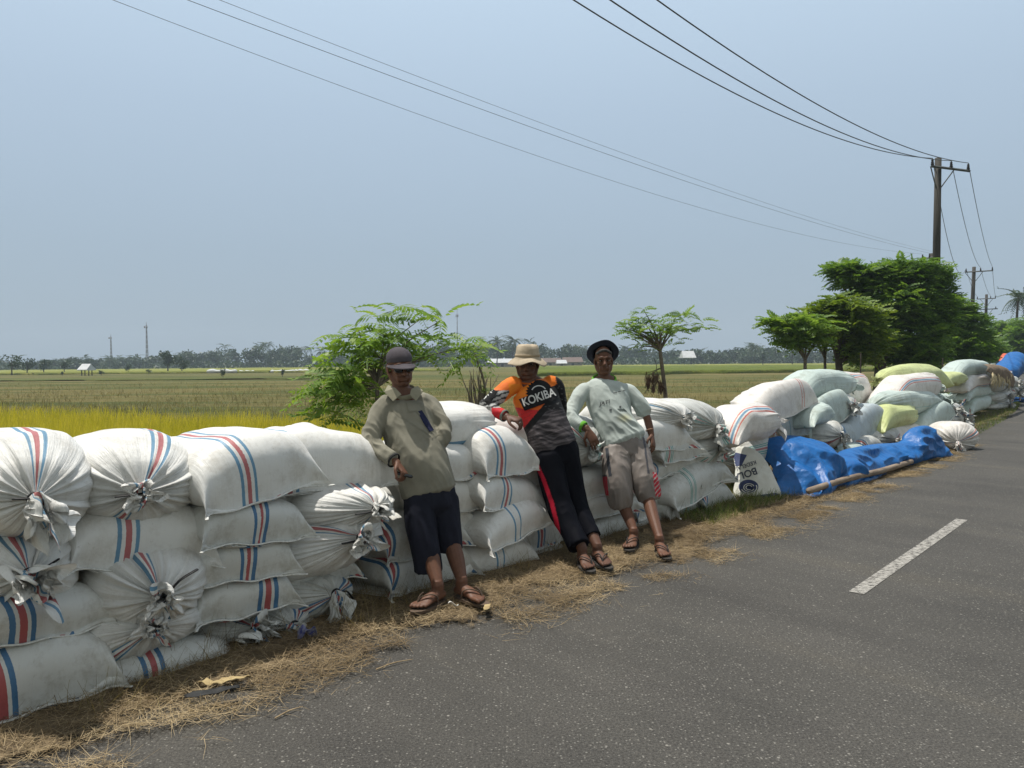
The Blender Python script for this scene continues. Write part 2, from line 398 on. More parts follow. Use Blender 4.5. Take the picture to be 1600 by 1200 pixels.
# ============================================================ sacks
def sack_mat(name, base, stripes, dirt=.15, rough=.45, crease=.30):
    """stripes: list of (start_m, end_m, colour) in distance from the stripe centre"""
    m_, n, l, b = new_mat(name)
    uv = n.new('ShaderNodeUVMap'); uv.uv_map = 'UVMap'; sx = n.new('ShaderNodeSeparateXYZ'); l.new(uv.outputs[0], sx.inputs[0])
    cl = n.new('ShaderNodeUVMap'); cl.uv_map = 'Cloth'
    tc = n.new('ShaderNodeTexCoord')
    ng = noise_node(n, l, cl.outputs[0], 90, 2)
    ad = n.new('ShaderNodeMath'); ad.operation = 'MULTIPLY_ADD'; l.new(ng.outputs[0], ad.inputs[0]); ad.inputs[1].default_value = .004; l.new(sx.outputs[0], ad.inputs[2])
    mr = n.new('ShaderNodeMath'); mr.operation = 'MULTIPLY'; mr.inputs[1].default_value = 1/.2; l.new(ad.outputs[0], mr.inputs[0])
    stops = []; last = 0
    for (a, e, c) in stripes:
        if a > last: stops.append((last/.2, base))
        stops.append((a/.2, c)); last = e
    stops.append((last/.2, base))
    r = ramp(n, l, mr.outputs[0], stops, 'CONSTANT')
    c = r.outputs[0]
    d = noise_node(n, l, tc.outputs['Object'], 5.5, 8, .75)
    c = mix(n, l, 'MULTIPLY', 1, c, ramp(n, l, d.outputs[0], [(.28, (1-dirt*2, 1-dirt*2.2, 1-dirt*2.5)), (.52, (1, 1, 1))]).outputs[0])
    d2 = noise_node(n, l, tc.outputs['Object'], 38, 5, .75)
    c = mix(n, l, 'MULTIPLY', 1, c, ramp(n, l, d2.outputs[0], [(.24, (.66, .63, .58)), (.38, (1, 1, 1))]).outputs[0])
    # woven tape look
    wv = n.new('ShaderNodeTexWave'); wv.inputs['Scale'].default_value = 70; wv.inputs['Distortion'].default_value = .6; l.new(cl.outputs[0], wv.inputs[0])
    c = mix(n, l, 'MULTIPLY', .10, c, wv.outputs[0])
    l.new(c, b.inputs['Base Color']); b.inputs['Roughness'].default_value = rough; b.inputs['Specular IOR Level'].default_value = .45
    # creases running along the sack, strong near the tied mouth and near the seam
    mp = n.new('ShaderNodeMapping'); mp.inputs['Scale'].default_value = (34, 2.2, 1); l.new(cl.outputs[0], mp.inputs[0])
    cr = noise_node(n, l, mp.outputs[0], 1.0, 6, .68)
    env = ramp(n, l, sx.outputs[1], [(0, .5), (.12, crease), (.5, crease), (.72, .7), (1, 1.0)])
    hm = n.new('ShaderNodeMath'); hm.operation = 'MULTIPLY'; l.new(cr.outputs[0], hm.inputs[0]); l.new(env.outputs[0], hm.inputs[1])
    b1 = bump(n, l, hm.outputs[0], b, .85, .020)
    so_ = noise_node(n, l, tc.outputs['Object'], 6, 3, .5); bump(n, l, so_.outputs[0], b, .30, .035, b1)
    tr = n.new('ShaderNodeBsdfTranslucent'); l.new(c, tr.inputs[0]); ms = n.new('ShaderNodeMixShader'); ms.inputs[0].default_value = .06
    l.new(b.outputs[0], ms.inputs[1]); l.new(tr.outputs[0], ms.inputs[2]); l.new(ms.outputs[0], n['Material Output'].inputs[0])
    return m_
WHT = (.81, .805, .77); BLU = (.15, .31, .46); RED = (.50, .16, .16); TEAL = (.10, .36, .33)
BRB = [(0, .015, RED), (.033, .051, BLU)]
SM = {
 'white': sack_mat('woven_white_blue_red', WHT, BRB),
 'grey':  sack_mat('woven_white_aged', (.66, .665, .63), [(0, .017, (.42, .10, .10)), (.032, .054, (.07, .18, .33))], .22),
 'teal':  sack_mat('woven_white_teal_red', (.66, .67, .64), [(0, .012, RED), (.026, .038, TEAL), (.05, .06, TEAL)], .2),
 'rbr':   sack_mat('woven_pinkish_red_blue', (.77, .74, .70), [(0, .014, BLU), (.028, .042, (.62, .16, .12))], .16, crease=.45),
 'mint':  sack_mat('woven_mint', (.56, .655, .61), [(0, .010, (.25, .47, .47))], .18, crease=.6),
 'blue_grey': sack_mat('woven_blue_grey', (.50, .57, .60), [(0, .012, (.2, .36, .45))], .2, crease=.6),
 'yellow': sack_mat('woven_yellow', (.62, .68, .30), [(0, .006, (.5, .6, .25))], .16, crease=.6),
 'blue1': sack_mat('woven_white_single_blue', WHT, [(0, .020, BLU)]),
}
MAT_SEAM = simple('seam_stitch', (.78, .78, .74), (.5, .5, .46), 60, .7, 200, .5, .002)
MAT_TIE = simple('black_rubber_tie', (.02, .02, .022), (.012, .012, .012), 20, .6)
MAT_TIEB = simple('blue_green_raffia_tie', (.09, .26, .28), (.05, .16, .2), 20, .6)

def sp(x, e): return np.sign(x)*np.abs(x)**(2/e)
def sack_body(L, Wd, H, seed, spin=90, droop=.3, pleat=1.0, lump=1.0, mouth=True, n=46, m=112, neck=(0, 0), corner=1.0, sag=0.0, tuck=0.0):
    r_ = np.random.default_rng(seed)
    t = np.linspace(0, 1, n+1); u = .5-.5*np.cos(math.pi*t)*(.55+.45*np.abs(np.cos(math.pi*t)))
    u = (u-u[0])/(u[-1]-u[0])
    th = np.arange(m)*2*math.pi/m
    U, TH = np.meshgrid(u, th, indexing='ij')
    ts = np.clip(U/.30, 0, 1); bs = (1-(1-ts)**2.2)**(1/2.0)
    te = np.clip((U-.58)/.42, 0, 1); rr = np.clip(1-te**2.3, 0, 1)**(1/2.0)
    rn = .05 if mouth else 0
    a = Wd/2*((1+.06*corner*(1-ts)**3-.035*np.sin(ts*math.pi))*(rr*(1-rn)+rn)); b = H/2*np.clip(bs, .01, 1)*(rr*(1-rn)+rn)
    if mouth:    # neck is round
        k = np.clip((U-.93)/.07, 0, 1)**2; a = a*(1-k)+(.024)*k; b = b*(1-k)+(.024)*k
    e = 2.0+.55*np.clip(ts*1.5, 0, 1)*(1-te)
    c, s = np.cos(TH), np.sin(TH)
    y = a*np.sign(c)*np.abs(c)**(2/e); z = b*np.sign(s)*np.abs(s)**(2/e)
    x = -L/2+L*U
    z = np.where(s < 0, z*(.94 if not tuck else .30+.64*np.clip(ts*1.1, 0, 1)), z)
    x = x+tuck*(1-ts)**3-(.75*tuck)
    # corners of the sewn end pull out to points
    cp = np.clip((np.abs(c)-.80)/.2, 0, 1)**1.5*np.clip(1-U/.16, 0, 1)**1.5
    x = x-cp*.06*corner
    # radial pleats into the tied mouth
    if mouth and pleat:
        ph = r_.uniform(0, 6.28, 8); P_ = np.zeros_like(TH)
        for f_, w_, k in ((9, .5, 0), (15, .9, 1), (23, 1.0, 2), (34, .7, 3), (47, .4, 4)):
            wob = TH*f_+ph[k]+2.2*np.sin(TH*3+ph[5])+.8*np.sin(TH*5+ph[6])+.7*np.sin(U*6+ph[7]+TH)
            P_ += w_*(1-np.abs(np.sin(wob/2))*2)
        env = np.clip((U-.42)/.5, 0, 1)**1.2
        near = np.clip((1-U)/.03, 0, 1)
        amp = .0095*pleat*env*near*(.6+.4*np.sin(TH*2+ph[0]))
        nlen = np.sqrt((y/(a+1e-5))**2+(z/(b+1e-5))**2)+1e-6
        ax_ = te**1.5     # share of normal pointing along the axis
        x = x+P_*amp*ax_*1.2; y = y+P_*amp*(1-.6*ax_)*(y/(a+1e-5))/nlen; z = z+P_*amp*(1-.6*ax_)*(z/(b+1e-5))/nlen
    # soft dents and bulges
    ph = r_.uniform(0, 6.28, 12); D = np.zeros_like(TH)
    for k, (fu, ft, w_) in enumerate(((3, 1, .9), (5, 2, .8), (9, 3, .55), (7, 5, .45), (15, 4, .3), (21, 7, .18))):
        D += w_*np.sin(U*fu+ph[k])*np.sin(TH*ft+ph[k+6])
    ed = np.clip(ts*1.2, 0, 1)*np.clip((1-U)/.15, 0, 1)
    y = y+D*.0095*lump*ed*np.cos(TH); z = z+D*.0115*lump*ed*np.sin(TH)
    # gathers at the sewn end
    gz = np.clip(1-U/.30, 0, 1)*np.clip(U/.03, 0, 1)
    G_ = np.zeros_like(TH)
    for k, f_ in enumerate((13, 21, 31)): G_ += (1-2*np.abs(np.sin(f_*c*1.4+ph[k]+1.3*np.sin(c*4+ph[k+3]))))
    z = z+G_*.0028*gz*np.sign(s)*lump
    # end droops; whole sack sags over what it lies on
    z = z-droop*H*(1-ts)**1.6
    sw = .006*np.sin(c*4+ph[2])+.005*np.sin(c*9+ph[3]); z = z+sw*(1-ts)**1.5; x = x+.6*sw*(1-ts)**2
    z = z-sag*((U-.45)**2)*4
    if mouth: z = z+neck[1]*te**3; y = y+neck[0]*te**3
    V = np.stack([x, y, z], -1).reshape(-1, 3)
    ii, jj = np.meshgrid(np.arange(n), np.arange(m), indexing='ij'); j2 = (jj+1) % m
    F = np.stack([ii*m+jj, (ii+1)*m+jj, (ii+1)*m+j2, ii*m+j2], -1).reshape(-1, 4)
    # cloth coordinates: arclength round the middle
    am, bm = Wd/2, H/2; tt = np.arange(m+1)*2*math.pi/m
    py = am*sp(np.cos(tt), 2.5); pz = bm*sp(np.sin(tt), 2.5)
    ds = np.concatenate([[0], np.cumsum(np.hypot(np.diff(py), np.diff(pz)))]); Ct = ds[-1]
    s0 = np.interp(math.radians(spin % 360), tt, ds)
    def dist(sv):
        d = np.abs((sv-s0+Ct/2) % Ct-Ct/2); return np.minimum(d, Ct/2-d)
    sa, sb = ds[jj], ds[jj+1]
    da, db = dist(sa), dist(sb)
    ua, ub = u[ii], u[ii+1]
    uv = np.stack([np.stack([da, ua], -1), np.stack([da, ub], -1), np.stack([db, ub], -1), np.stack([db, ua], -1)], 2).reshape(-1, 2)
    uv2 = np.stack([np.stack([sa, ua*L], -1), np.stack([sa, ub*L], -1), np.stack([sb, ub*L], -1), np.stack([sb, ua*L], -1)], 2).reshape(-1, 2)
    seam = V[:m].copy()
    return V, F, uv, uv2, seam, V[-m:].mean(0)
def tuft(seed, size=.09, length=.11, droop=.05, side=0.0, m=72, n=16, Ct=1.3):
    """ruffled open mouth of the sack beyond the tie; grows along +x from the origin"""
    r_ = np.random.default_rng(seed); ph = r_.uniform(0, 6.28, 10)
    t = np.linspace(0, 1, n+1); th = np.arange(m)*2*math.pi/m; T, TH = np.meshgrid(t, th, indexing='ij')
    fl = .022+size*(T**.75)
    ruf = 1+T*(.42*np.sin(TH*3+ph[0])+.34*np.sin(TH*5+ph[1]+2*T)+.17*np.sin(TH*8+ph[2]-3*T)+.05*np.sin(TH*15+ph[3]))
    rad = np.clip(fl*ruf, .012, None)
    y = rad*np.cos(TH+.5*T*np.sin(TH*2+ph[4])); z = rad*np.sin(TH)*.9
    x = length*T*(1+.35*np.sin(TH*2+ph[5])+.25*np.sin(TH*7+ph[6]))-.35*length*T**3
    x = x+.012*np.sin(T*14+TH*4+ph[7])*T; y = y+.010*np.sin(T*11+TH*5+ph[8])*T; z = z+.010*np.sin(T*13+TH*3+ph[9])*T
    z = z-droop*T**1.5*1.2; y = y+side*T
    V = np.stack([x, y, z], -1).reshape(-1, 3)
    ii, jj = np.meshgrid(np.arange(n), np.arange(m), indexing='ij'); j2 = (jj+1) % m
    F = np.stack([ii*m+jj, (ii+1)*m+jj, (ii+1)*m+j2, ii*m+j2], -1).reshape(-1, 4)
    sa = jj/m*Ct; sb = (jj+1)/m*Ct
    dist = lambda s_: np.minimum(np.abs((s_-.3*Ct+Ct/2) % Ct-Ct/2), Ct/2-np.abs((s_-.3*Ct+Ct/2) % Ct-Ct/2))
    ua, ub = 1+0*ii, 1+0*ii
    st = lambda f_: np.stack([np.stack([f_(sa), ua], -1), np.stack([f_(sa), ub], -1), np.stack([f_(sb), ub], -1), np.stack([f_(sb), ua], -1)], 2).reshape(-1, 2)
    return V, F, st(dist), st(lambda s_: s_)
def closed_tube(pts, r, seg=6, squash=1.0):
    v, f = tube(pts, [r]*len(pts), seg=seg, sub=1, caps=1); return v, f

SACKN = [0]
def sack(loc, front, L, Wd, H, label, mat='white', face='seam', tilt=0, pitch=0, spin=90, group='rice sacks stacked along the roadside',
         droop=.42, tuft_size=.07, tuft_len=.10, tuft_droop=.04, tuft_side=0., pleat=1., lump=1., neck=(0, 0), lod=0, tie=MAT_TIE, tail=None, corner=1.0, sag=0.0, yaw=0):
    """front: horizontal unit vector the shown end points to. loc = body centre. face: 'seam' (sewn end in front) or 'tied'."""
    SACKN[0] += 1; seed = SACKN[0]*13+5
    fx = Vector((front.x, front.y, 0)).normalized(); fx.rotate(Matrix.Rotation(R(yaw), 3, 'Z'))
    X = fx if face == 'tied' else -fx
    Z = Vector((0, 0, 1)); Yv = Z.cross(X)
    M = Matrix((X, Yv, Z)).transposed()
    sg = 1 if face == 'tied' else -1
    if lod: tuft_size *= 1.25; corner = min(corner, .35); pleat = pleat*1.3; lump = lump*1.4
    if face == 'tied' and lod == 0: tuft_size *= .8
    M = M @ Matrix.Rotation(R(-tilt)*sg, 3, 'X') @ Matrix.Rotation(R(pitch)*sg, 3, 'Y')
    n, m = (46, 112) if lod == 0 else ((32, 84) if lod == 1 else (24, 56))
    V, F, uv, uv2, seam, nk = sack_body(L, Wd, H, seed, spin=spin, droop=droop, pleat=pleat, lump=lump, neck=neck, n=n, m=m, corner=corner, sag=sag, tuck=.14 if face == 'seam' and lod == 0 else (.08 if face == 'seam' else 0))
    root = empty('rice_sack', loc, M, label, 'sack', group)
    base_shift = 0
    link('bag', mesh_from('bag', V, F, uv, uv2), SM[mat], root)
    Ct = 1.3
    tv, tf, t1, t2 = tuft(seed, tuft_size, tuft_len, tuft_droop, tuft_side, *( (72, 16) if lod == 0 else (48, 10)))
    if face == 'tied' or lod == 0:
        # keep droop pointing down in the world
        tv = tv+nk-np.array((.006, 0, 0))
        # a second, tighter crumple fills the inside of the mouth
        tv2, tf2, q1, q2 = tuft(seed+500, tuft_size*.42, tuft_len*.85, tuft_droop*.6, tuft_side, *( (72, 16) if lod == 0 else (40, 8)))
        tv2 = tv2+nk-np.array((.004, 0, 0)); tf = np.concatenate([tf, tf2+len(tv)]); tv = np.concatenate([tv, tv2]); t1 = np.concatenate([t1, q1]); t2 = np.concatenate([t2, q2])
        cap, cf = ellipsoid(nk+np.array((.012, 0, 0)), np.eye(3), (.02, .024, .024), 10, 6)
        cf = [q if len(q) == 4 else q+(q[2],) for q in cf]
        link('tied_mouth', mesh_from('tied_mouth', tv, tf, t1, t2), SM[mat], root)
        a = np.arange(14)*2*math.pi/14
        ring = [(nk[0]-.004, nk[1]+.027*math.cos(q), nk[2]+.027*math.sin(q)) for q in a]
        parts = [closed_tube([ring[i], ring[(i+1) % 14]], .006, 6) for i in range(14)]
        if tail and face == 'tied':
            pts = [nk+np.array((0, .02, 0))]
            for (dx, dy, dz) in tail: pts.append(nk+np.array((dx, dy, dz)))
            v_, f_ = tube(pts, [(.0045, .011)]*len(pts), seg=8, sub=3, caps=1, side=(0, 0, 1)); parts.append((v_, f_))
        v_, f_ = merge(parts); link('tie', mesh_from('tie', v_, f_), tie, root)
    if face == 'seam':
        # sewn hem: a thin rolled lip following the end
        order = np.argsort(seam[:, 1]); top = seam[order]; pts = top[::4]
        pts = pts-np.array((.012, 0, 0))
        v_, f_ = tube(pts, [(.009, .0042)]*len(pts), seg=8, sub=2, caps=1, side=(1, 0, 0))
        link('seam', mesh_from('seam', v_, f_), MAT_SEAM, root)
    return root

# ---- the plane of the stacks' road side
class Plane:
    def __init__(s, a, b):
        s.a = Vector((a[0], a[1], 0)); d = Vector((b[0]-a[0], b[1]-a[1], 0)).normalized(); s.d = d
        s.n = Vector((d.y, -d.x, 0))            # towards the road
    def hit(s, px, py, off=0.0):
        d = ray(px, py); q = s.a + s.n*off - CAM; t = q.dot(s.n)/d.dot(s.n); return CAM+d*t
PA = Plane(G(560, 962), G(1130, 792))
PD = Plane(G(1500, 664), G(1578, 637))
def put(pl, bb, label, face='seam', L=.86, ref=-.10, front_off=0.03, hs=1.06, ws=1.0, **k):
    if k.get('lod'): L = min(L, .62); ref = -.26
    x0, y0, x1, y1 = bb; xc, yc = (x0+x1)/2, (y0+y1)/2
    a, b_ = pl.hit(x0, yc, ref), pl.hit(x1, yc, ref); Wd = (b_-a).length*ws
    zt, zb = pl.hit(xc, y0, ref).z, pl.hit(xc, y1, ref).z; H = (zt-zb)*hs
    zc = (zt+zb)/2; c = (a+b_)/2; c.z = zc
    j_ = np.random.default_rng(int(x0*7+y0))       # no two lie quite alike
    if not k.get('lod'):
        k['yaw'] = k.get('yaw', 0)+j_.uniform(-8, 8); k['tilt'] = k.get('tilt', 0)+j_.uniform(-2.5, 2.5); front_off += j_.uniform(-.05, .03)
        if face == 'seam': k['lump'] = k.get('lump', 1)*j_.uniform(1.0, 1.9); k['droop'] = k.get('droop', .42)*j_.uniform(.75, 1.05); k['corner'] = k.get('corner', 1)*j_.uniform(.8, 1.5)
    c = c+pl.n*(front_off-ref-L/2)
    return sack(c, pl.n, L, Wd, H, label, face=face, **k)
def put_side(pl, bb, label, face='tied', Wd=.50, ref=-.05, direction=1, hs=1.04, ls=1.0, inset=0.0, **k):
    """sack lying along the stack; face end points along the row (direction 1 = away to the right)"""
    x0, y0, x1, y1 = bb; xc, yc = (x0+x1)/2, (y0+y1)/2
    mid = -(Wd/2+inset)     # measured on the sack's own middle plane
    a, b_ = pl.hit(x0, yc, mid), pl.hit(x1, yc, mid); L = (b_-a).length*ls*.97
    zt, zb = pl.hit(xc, y0, mid).z, pl.hit(xc, y1, mid).z; H = (zt-zb)*hs
    c = (a+b_)/2; c.z = (zt+zb)/2
    return sack(c, pl.d*direction, L, Wd, H, label, face=face, **k)
# ============================================================ stack at the left (photo bounding boxes x0,y0,x1,y1)
g1 = 'striped rice sacks in the long front stack'
# column at the left frame edge
put(PA, (-52, 680, 166, 842), 'big tied white sack topmost at the left frame edge, ruffled mouth hanging over its front', 'tied', tuft_size=.085, tuft_len=.13, tuft_droop=.10, tuft_side=.03, spin=84, group=g1, yaw=-14, neck=(-.02, .0), hs=1.08, L=.95, front_off=.06, tail=[(.02, -.03, .01), (.012, -.08, .015)], sag=.02)
put(PA, (-52, 832, 146, 962), 'tied white sack with open ruffled mouth, second from the top at the left frame edge', 'tied', tuft_size=.085, tuft_len=.15, tuft_droop=.03, tuft_side=.02, spin=100, group=g1, yaw=-12, neck=(.0, .03), front_off=.07, tail=[(.03, .05, .03), (.03, .10, .06)])
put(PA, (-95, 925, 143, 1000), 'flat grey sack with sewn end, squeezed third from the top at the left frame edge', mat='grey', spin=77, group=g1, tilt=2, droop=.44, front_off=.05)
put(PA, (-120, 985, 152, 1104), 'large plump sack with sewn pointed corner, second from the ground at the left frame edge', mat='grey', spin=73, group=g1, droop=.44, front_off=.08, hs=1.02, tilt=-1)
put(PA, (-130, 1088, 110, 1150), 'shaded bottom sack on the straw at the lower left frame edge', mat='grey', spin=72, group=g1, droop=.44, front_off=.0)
# second column
put(PA, (120, 684, 338, 832), 'large tied sack with round crumpled knot and black strap topping the second column', 'tied', tuft_size=.052, tuft_len=.06, tuft_droop=.01, spin=68, group=g1, yaw=-12, neck=(.0, .01), hs=1.04, L=.95, front_off=.05, tail=[(.012, -.05, -.004), (.008, -.11, -.006)], sag=.02)
put(PA, (112, 790, 332, 898), 'tilted sack whose sewn edge rises to the right, second from top in column two', spin=76, group=g1, tilt=10, droop=.40, front_off=-.02, corner=1.3)
put(PA, (140, 846, 325, 986), 'round tied sack with dense radial pleats and thin black strap, middle of the second column', 'tied', tuft_size=.045, tuft_len=.05, tuft_droop=.01, spin=97, group=g1, yaw=-14, neck=(.0, .0), front_off=.12, hs=1.05, pleat=1.2, tail=[(.0, .08, .06), (-.02, .17, .09)])
put(PA, (92, 938, 324, 1042), 'wide sack with folded lip on its front, second from the ground in the second column', mat='white', spin=52, group=g1, droop=.1, front_off=.07, lump=1.5, corner=.4, face='tied', tuft_size=.07, tuft_len=.03, tuft_droop=-.005, neck=(.03, .07), pleat=.7)
put(PA, (120, 1005, 356, 1082), 'bottom sack of the second column, its sewn corner pointing right onto the straw', mat='grey', spin=80, group=g1, tilt=6, droop=.44, front_off=.05, corner=1.6)
# third column
put(PA, (268, 681, 470, 792), 'bright plump sack with long pointed right corner, top of the third column from the left', spin=78, group=g1, droop=.42, corner=1.5, L=.95, hs=1.04, front_off=.05, tilt=-5, lump=.8)
put(PA, (288, 776, 461, 856), 'smooth grey sack with straight red and blue bands, second in the third column', mat='grey', spin=92, group=g1, tilt=5, droop=.44, lump=.7, corner=1.2)
put(PA, (294, 833, 448, 910), 'smooth grey sack with straight red and blue bands, third in the third column', mat='grey', spin=92, group=g1, tilt=2, droop=.44, lump=.7, corner=1.2)
put(PA, (304, 893, 452, 962), 'smooth grey sack with bands near its left end, fourth in the third column', mat='grey', spin=112, group=g1, tilt=3, droop=.44, front_off=.02, lump=.8)
put(PA, (312, 948, 434, 1018), 'bottom sack of the third column with loose crumpled mouth lying on the straw', 'tied', mat='grey', tuft_size=.085, tuft_len=.10, tuft_droop=.02, spin=110, group=g1, front_off=-.05, neck=(.06, .0))
# fourth column
put(PA, (424, 677, 622, 784), 'broad bright sack slumped over the stack just left of the man in the grey cap', spin=55, group=g1, droop=.40, corner=1.8, L=.95, hs=1.08, front_off=-.07, tilt=2, lump=1.1)
put(PA, (430, 706, 560, 800), 'sack with blue side band tucked behind the broad bright sack of the fourth column', mat='blue1', spin=150, group=g1, front_off=-.22, tilt=-12)
put(PA, (468, 758, 611, 836), 'pleated tied sack with curled white mouth, second in the fourth column', 'tied', tuft_size=.045, tuft_len=.08, tuft_droop=.015, spin=82, group=g1, neck=(.10, .02), front_off=.08, pleat=1.1, tail=[(.0, -.06, -.01), (-.01, -.13, -.012)])
put(PA, (414, 806, 600, 902), 'sunlit tilted tied sack with silvery knot, third in the fourth column', 'tied', tuft_size=.06, tuft_len=.08, tuft_droop=.02, spin=110, group=g1, neck=(.13, .03), front_off=.07, tilt=-9, tail=[(.0, -.05, .0), (-.005, -.12, .012)])
put(PA, (420, 862, 562, 922), 'dull flat sack squeezed under the sunlit tilted sack of the fourth column', mat='grey', spin=20, group=g1, front_off=-.04, lump=1.4)
put(PA, (424, 898, 562, 984), 'grey tied sack whose loose mouth hangs down in two silvery flaps, fourth column', 'tied', mat='grey', tuft_size=.06, tuft_len=.08, tuft_droop=.15, spin=30, group=g1, front_off=.0, neck=(.05, .05), tail=[(.0, .07, .0), (.0, .11, -.05)])
put(PA, (402, 942, 500, 998), 'bottom pleated sack of the fourth column half hidden by dry grass', 'tied', mat='grey', tuft_size=.03, tuft_len=.03, spin=60, group=g1, front_off=.0)
# column behind and right of the man in the grey cap
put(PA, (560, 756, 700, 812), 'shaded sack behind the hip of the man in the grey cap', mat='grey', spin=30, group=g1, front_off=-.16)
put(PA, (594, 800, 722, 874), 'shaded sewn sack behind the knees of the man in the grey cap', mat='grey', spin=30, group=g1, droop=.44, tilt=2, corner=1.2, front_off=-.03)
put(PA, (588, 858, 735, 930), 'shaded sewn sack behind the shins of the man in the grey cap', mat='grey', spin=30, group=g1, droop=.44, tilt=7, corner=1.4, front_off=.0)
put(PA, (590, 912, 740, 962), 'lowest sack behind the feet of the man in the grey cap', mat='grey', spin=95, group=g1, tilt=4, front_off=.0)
put_side(PA, (640, 629, 777, 704), 'rounded white sack with one blue band under the elbow of the orange shirted man', face='seam', mat='blue1', Wd=.55, spin=205, group=g1, droop=.0, corner=0, lump=.6, direction=-1, pleat=.5, tuft_size=.03, tuft_len=.03, inset=.14)
put(PA, (630, 690, 744, 756), 'white sewn sack just right of the waist of the man in the grey cap', spin=40, group=g1, droop=.44, corner=1.4, front_off=-.06, tilt=-3)
put(PA, (640, 742, 760, 806), 'white sewn sack with pointed corner beside the hip of the grey capped man', spin=40, group=g1, droop=.44, corner=1.6, front_off=-.06, tilt=6)
put(PA, (640, 796, 748, 858), 'white sewn sack with bright corner beside the knees of the grey capped man', spin=40, group=g1, droop=.44, corner=1.6, front_off=-.06, tilt=-6)
put(PA, (640, 850, 738, 908), 'dim sack low beside the right shin of the man in the grey cap', mat='grey', spin=40, group=g1, droop=.44, front_off=-.02)
# column left of the man in orange
put(PA, (726, 672, 824, 746), 'plump banded sack under the hand of the man in the orange shirt', spin=70, group=g1, droop=.44, corner=1.1, L=.95, front_off=.04, tilt=1)
put(PA, (722, 738, 838, 800), 'banded sack with drooping left corner beside the hip of the orange shirted man', spin=78, group=g1, droop=.44, corner=1.3, front_off=.05, tilt=8)
put(PA, (724, 788, 834, 848), 'banded sack with pointed right corner beside the knees of the orange shirted man', spin=88, group=g1, droop=.44, corner=1.4, front_off=.05, tilt=-6)
put(PA, (720, 842, 828, 898), 'banded bottom sack on the straw left of the man in the orange shirt', spin=88, group=g1, droop=.44, front_off=.0, tilt=3)
put(PA, (785, 655, 900, 720), 'bright sack lying behind the arm of the man in the orange shirt', spin=20, group=g1, droop=.44, front_off=-.30)
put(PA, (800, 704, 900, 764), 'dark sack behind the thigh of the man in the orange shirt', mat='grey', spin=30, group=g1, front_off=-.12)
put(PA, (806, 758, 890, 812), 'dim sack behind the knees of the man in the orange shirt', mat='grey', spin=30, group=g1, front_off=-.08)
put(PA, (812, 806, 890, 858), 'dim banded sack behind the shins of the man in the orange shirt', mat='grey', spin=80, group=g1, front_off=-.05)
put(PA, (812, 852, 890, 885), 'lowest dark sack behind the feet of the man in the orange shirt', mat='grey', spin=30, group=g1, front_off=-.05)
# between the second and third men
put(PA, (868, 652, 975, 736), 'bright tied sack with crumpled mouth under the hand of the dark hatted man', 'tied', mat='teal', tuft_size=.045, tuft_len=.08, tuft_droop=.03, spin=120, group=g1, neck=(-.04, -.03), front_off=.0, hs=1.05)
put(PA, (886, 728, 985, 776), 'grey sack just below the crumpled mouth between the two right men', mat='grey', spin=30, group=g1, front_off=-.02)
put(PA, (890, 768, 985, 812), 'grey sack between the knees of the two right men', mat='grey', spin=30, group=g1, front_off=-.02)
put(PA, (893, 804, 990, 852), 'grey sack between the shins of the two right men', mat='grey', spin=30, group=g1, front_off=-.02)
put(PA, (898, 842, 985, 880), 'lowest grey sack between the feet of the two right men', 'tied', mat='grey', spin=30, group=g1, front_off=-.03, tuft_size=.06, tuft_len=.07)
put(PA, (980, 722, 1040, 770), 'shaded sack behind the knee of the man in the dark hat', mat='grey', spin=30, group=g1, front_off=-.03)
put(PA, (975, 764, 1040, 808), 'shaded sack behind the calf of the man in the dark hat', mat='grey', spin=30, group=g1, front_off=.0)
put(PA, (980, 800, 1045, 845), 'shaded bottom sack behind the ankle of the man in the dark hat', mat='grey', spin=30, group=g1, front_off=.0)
# right of the third man
put(PA, (985, 625, 1082, 682), 'white tied sack with blue band on top, right of the man in the dark hat', 'tied', mat='blue1', tuft_size=.06, tuft_len=.09, tuft_droop=.03, spin=120, group=g1, neck=(.13, .0), front_off=.03, hs=1.08)
put(PA, (975, 652, 1062, 706), 'smooth white sewn sack beside the right forearm of the man in the dark hat', spin=20, group=g1, droop=.44, corner=1.5, front_off=.04, tilt=5)
put(PA, (1010, 680, 1084, 720), 'banded grey sack below the inked tied sack', mat='teal', spin=55, group=g1, droop=.44, front_off=.02)
put(PA, (1000, 706, 1082, 744), 'short plain grey sack wedged in mid column right of the dark hatted man', mat='grey', spin=30, group=g1, front_off=.02)
put(PA, (1020, 728, 1119, 782), 'thin banded sewn sack second from the ground right of the dark hatted man', mat='teal', spin=76, group=g1, droop=.44, corner=1.4, front_off=.04, tilt=-6)
put(PA, (1020, 766, 1106, 814), 'bottom sewn sack with thin teal bands right of the dark hatted man', mat='teal', spin=80, group=g1, droop=.44, front_off=.02, tilt=4)
put(PA, (1048, 626, 1128, 694), 'tall bright tied sack with hanging mouth, top corner of the long front stack', 'tied', mat='teal', tuft_size=.065, tuft_len=.10, tuft_droop=.08, spin=150, group=g1, neck=(.10, -.04), front_off=.04, hs=1.08)
put(PA, (1072, 680, 1130, 738), 'tied sack with a flaring open mouth, second at the end of the long front stack', 'tied', mat='teal', tuft_size=.08, tuft_len=.10, tuft_droop=.02, spin=50, group=g1, neck=(.0, .06), front_off=.06)
put(PA, (1076, 724, 1130, 760), 'banded sack third at the right end of the long front stack', mat='teal', spin=70, group=g1, front_off=.0, lump=1.3)
put(PA, (1080, 752, 1132, 796), 'bottom dirty sack at the right end of the long front stack', mat='grey', spin=30, group=g1, front_off=.0, lump=1.4)

